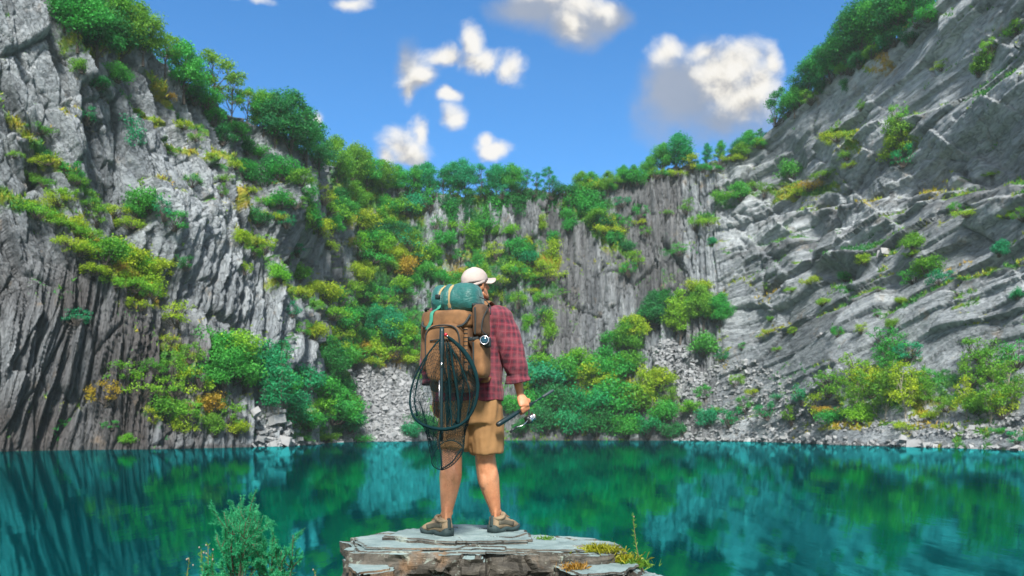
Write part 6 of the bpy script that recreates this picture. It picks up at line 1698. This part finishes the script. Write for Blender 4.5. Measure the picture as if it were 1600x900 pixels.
# ------------------------------------------------------------------ fishing rod with a spinning reel in the right hand
rod = empty('fishing_rod', rod_a)
tag(rod, 'short folded fishing rod with a silver spinning reel held in the right hand', 'fishing rod')
RL = np.linalg.norm(rod_b - rod_a)
V, F = tube([rod_line(x) for x in (0.0, 0.012, 0.05, 0.20, 0.34, 0.36)], [0.010, 0.0165, 0.0175, 0.0165, 0.0135, 0.012], n=16); mobj('handle', V, F, TEALBLK, parent=rod)
V, F = tube([rod_line(x) for x in (-0.006, 0.018)], [0.012, 0.0182], n=16); mobj('butt_cap', V, F, BLACK, parent=rod)
V, F = tube([rod_line(x) for x in (0.36, 0.5, 0.62)], [0.012, 0.0115, 0.010], n=14); mobj('reel_seat', V, F, BLACK, parent=rod)
V, F = tube([rod_line(x) for x in (0.62, 0.80)], [0.0055, 0.0048], n=10); mobj('blank', V, F, TEALBLK, parent=rod)
V, F = tube([rod_line(x) for x in (0.79, 0.81, 0.9, 0.98, 1.0)], [0.006, 0.0095, 0.011, 0.010, 0.006], n=12); mobj('tip_cover', V, F, plain_mat('grey_rubber', (0.035, 0.055, 0.062), 0.6), parent=rod)
rc = Wp(825.5, 656, 5.42)
reel = mobj('reel', *ellipsoid(rc, (0.022, 0.026, 0.028), np.array([rdir, nrm(np.cross(upv, rdir)), nrm(np.cross(rdir, np.cross(upv, rdir)))]), 18, 12, 0.7, 0.7), BLACK, parent=rod)
foot_top = rod_line(0.52)
V, F = tube(spline([foot_top, foot_top * 0.5 + rc * 0.5 + rdir * 0.012, rc], 8), [0.014, 0.008, 0.007, 0.007, 0.007, 0.008, 0.010, 0.014], 0.006, n=10, ref=tuple(rdir)); mobj('stem', V, F, BLACK, parent=reel)
V, F = tube([rc + rdir * x for x in (0.014, 0.018, 0.030, 0.044, 0.048, 0.056)], [0.020, 0.026, 0.021, 0.021, 0.026, 0.015], n=24); mobj('spool', V, F, METAL, parent=reel)
V, F = tube([rc + rdir * x for x in (0.056, 0.060)], [0.016, 0.013], n=18); mobj('drag_knob', V, F, REDM, parent=reel)
V, F = tube([rc + rdir * x for x in (-0.004, 0.016)], [0.027, 0.029], n=24); mobj('rotor', V, F, METAL, parent=reel)
V, F = tube(spline([rc + rdir * 0.02 + upv * 0.028, rc + rdir * 0.055 - upv * 0.004 + np.array([0, -0.034, 0]), rc + rdir * 0.02 - upv * 0.030], 16), 0.0018, n=6); mobj('bail', V, F, METAL, parent=reel)
V, F = tube(spline([rc - np.array([0, 0.015, 0]), rc - rdir * 0.05 - upv * 0.012 + np.array([0, -0.03, 0]), rc - rdir * 0.118 + upv * 0.004], 14), 0.0030, n=7); cr = mobj('crank', V, F, METAL, parent=reel)
V, F = tube([rc - rdir * 0.108 + upv * 0.006, rc - rdir * 0.165 - upv * 0.006], [0.007, 0.0085], n=10); mobj('crank_knob', V, F, BLACK, parent=reel)

# ------------------------------------------------------------------ the quarry's air
def haze():
    m = bpy.data.materials.new('air'); m.use_nodes = True; nt = m.node_tree
    nt.nodes.remove(nt.nodes['Principled BSDF'])
    v = nd(nt, 'ShaderNodeVolumePrincipled', {'Color': (0.75, 0.95, 0.97, 1), 'Density': HAZE_D, 'Anisotropy': 0.0})
    nt.links.new(v.outputs[0], nt.nodes['Material Output'].inputs['Volume'])
    x0, x1, y0, y1, z0, z1 = -240, 240, -120, 300, -12, 130
    V = np.array([(x, y, z) for z in (z0, z1) for y in (y0, y1) for x in (x0, x1)], float)
    F = [(0, 2, 3, 1), (4, 5, 7, 6), (0, 1, 5, 4), (2, 6, 7, 3), (0, 4, 6, 2), (1, 3, 7, 5)]
    o = mobj('haze', V, F, m, smooth=False)
    tag(o, 'thin pale air filling the quarry', 'haze', kind='stuff')
HAZE_D = 0.00022
haze()
scene.cycles.volume_bounces = 0
# ------------------------------------------------------------------ labels of trees and bushes
ORDW = ['', 'second', 'third', 'fourth', 'fifth', 'sixth', 'seventh', 'eighth', 'ninth', 'tenth', 'eleventh', 'twelfth', 'thirteenth', 'fourteenth', 'fifteenth']
def zone(x, y, what):
    if what != 'scrub' and y < 320 and (what == 'tree' or (640 < x < 905 and 296 < y < 310) or (905 <= x < 1215 and y < np.interp(x, [905, 1000, 1060, 1120, 1200, 1215], [309, 286, 274, 264, 224, 205])) or (x > 1212 and y < np.interp(x, [1215, 1300, 1350, 1400, 1470], [200, 134, 108, 78, 26]))):
        if x < 275: return 'on the top left cliff corner'
        if x < 490: return 'on the left cliff rim'
        if x < 640: return 'above the overgrown gully'
        if x < 880: return 'on the level far rim'
        if x < 1100: return 'on the far rim right of the angler'
        if x < 1210: return 'on the rim notch at far right'
        return 'on the right cliff rim'
    if x < 290 and y < 230: return 'high on the left cliff'
    if x < 290 and y < 380: return 'on the upper left ledge'
    if x < 290 and y < 520: return 'on the big left ledge'
    if x < 310: return 'low on the left columns'
    if x < 498 and y < 360: return 'on the slanting slabs under the left rim'
    if x < 498 and y < 540: return 'on the left cliff middle'
    if x < 560 and y >= 540: return 'on the left shore'
    if x < 690 and y < 400: return 'in the upper gully'
    if x < 690 and y < 480: return 'in the middle gully'
    if x < 690 and y < 600: return 'in the lower gully'
    if x < 800 and y > 600: return 'at the water behind the angler'
    if x < 880 and y < 540: return 'on the far wall by the angler'
    if x < 1050 and y < 430: return 'on the far wall right of the angler'
    if x < 1140 and y < 430: return 'on the far right corner wall'
    if x < 1140 and y < 560: return 'above the corner scree'
    if x < 1070 and y < 625: return 'back row of the far shore'
    if x < 1070: return 'at the water on the far shore'
    if y < 200: return 'high on the right cliff'
    if y < 320 and x < 1360: return 'on the grassy right ledge'
    if y < 340: return 'on the upper right beds'
    if y < 530 and x < 1300: return 'on the middle right slope'
    if y < 530: return 'on the right slope near the edge'
    if x < 1230: return 'among the right shore scree'
    return 'on the right shore'
SHAPE = {'broad': 'broad', 'sparse': 'sparse', 'tall': 'upright', 'birch': 'pale stemmed', 'round': 'rounded', 'airy': 'loose', 'low': 'low', 'hang': 'hanging'}
by = {}
for rec in PLANTS:
    o, x, y, s, what, kind, c = rec
    z = zone(x, y, what)
    by.setdefault((what, SHAPE[kind], COLOUR[c], z), []).append(rec)
for (what, shp, c, z), recs in by.items():
    recs.sort(key=lambda r: r[1])
    n = len(recs)
    for i, r in enumerate(recs):
        lab = f'{shp} {c} {what} {z}'
        if n > 1:
            if i == 0: lab = 'leftmost ' + lab
            elif i == n - 1: lab = 'rightmost ' + lab
            else: lab = f'{ORDW[i]} {lab} from the left'
            w_ = lab.split()
            if len(w_) > 16: lab = ' '.join(w for w in w_ if w not in ('the',))
        word = {'scrub': 'scrub', 'creeper': 'creeper'}.get(what, what)
        g = {'tree': 'trees on the quarry rim' if r[2] < 320 else 'trees on the shore and in the gully', 'bush': 'bushes on the quarry walls and shore', 'scrub': 'low scrub on the ledges', 'creeper': 'creepers hanging on the rock'}[what]
        tag(r[0], lab, what, group=g)
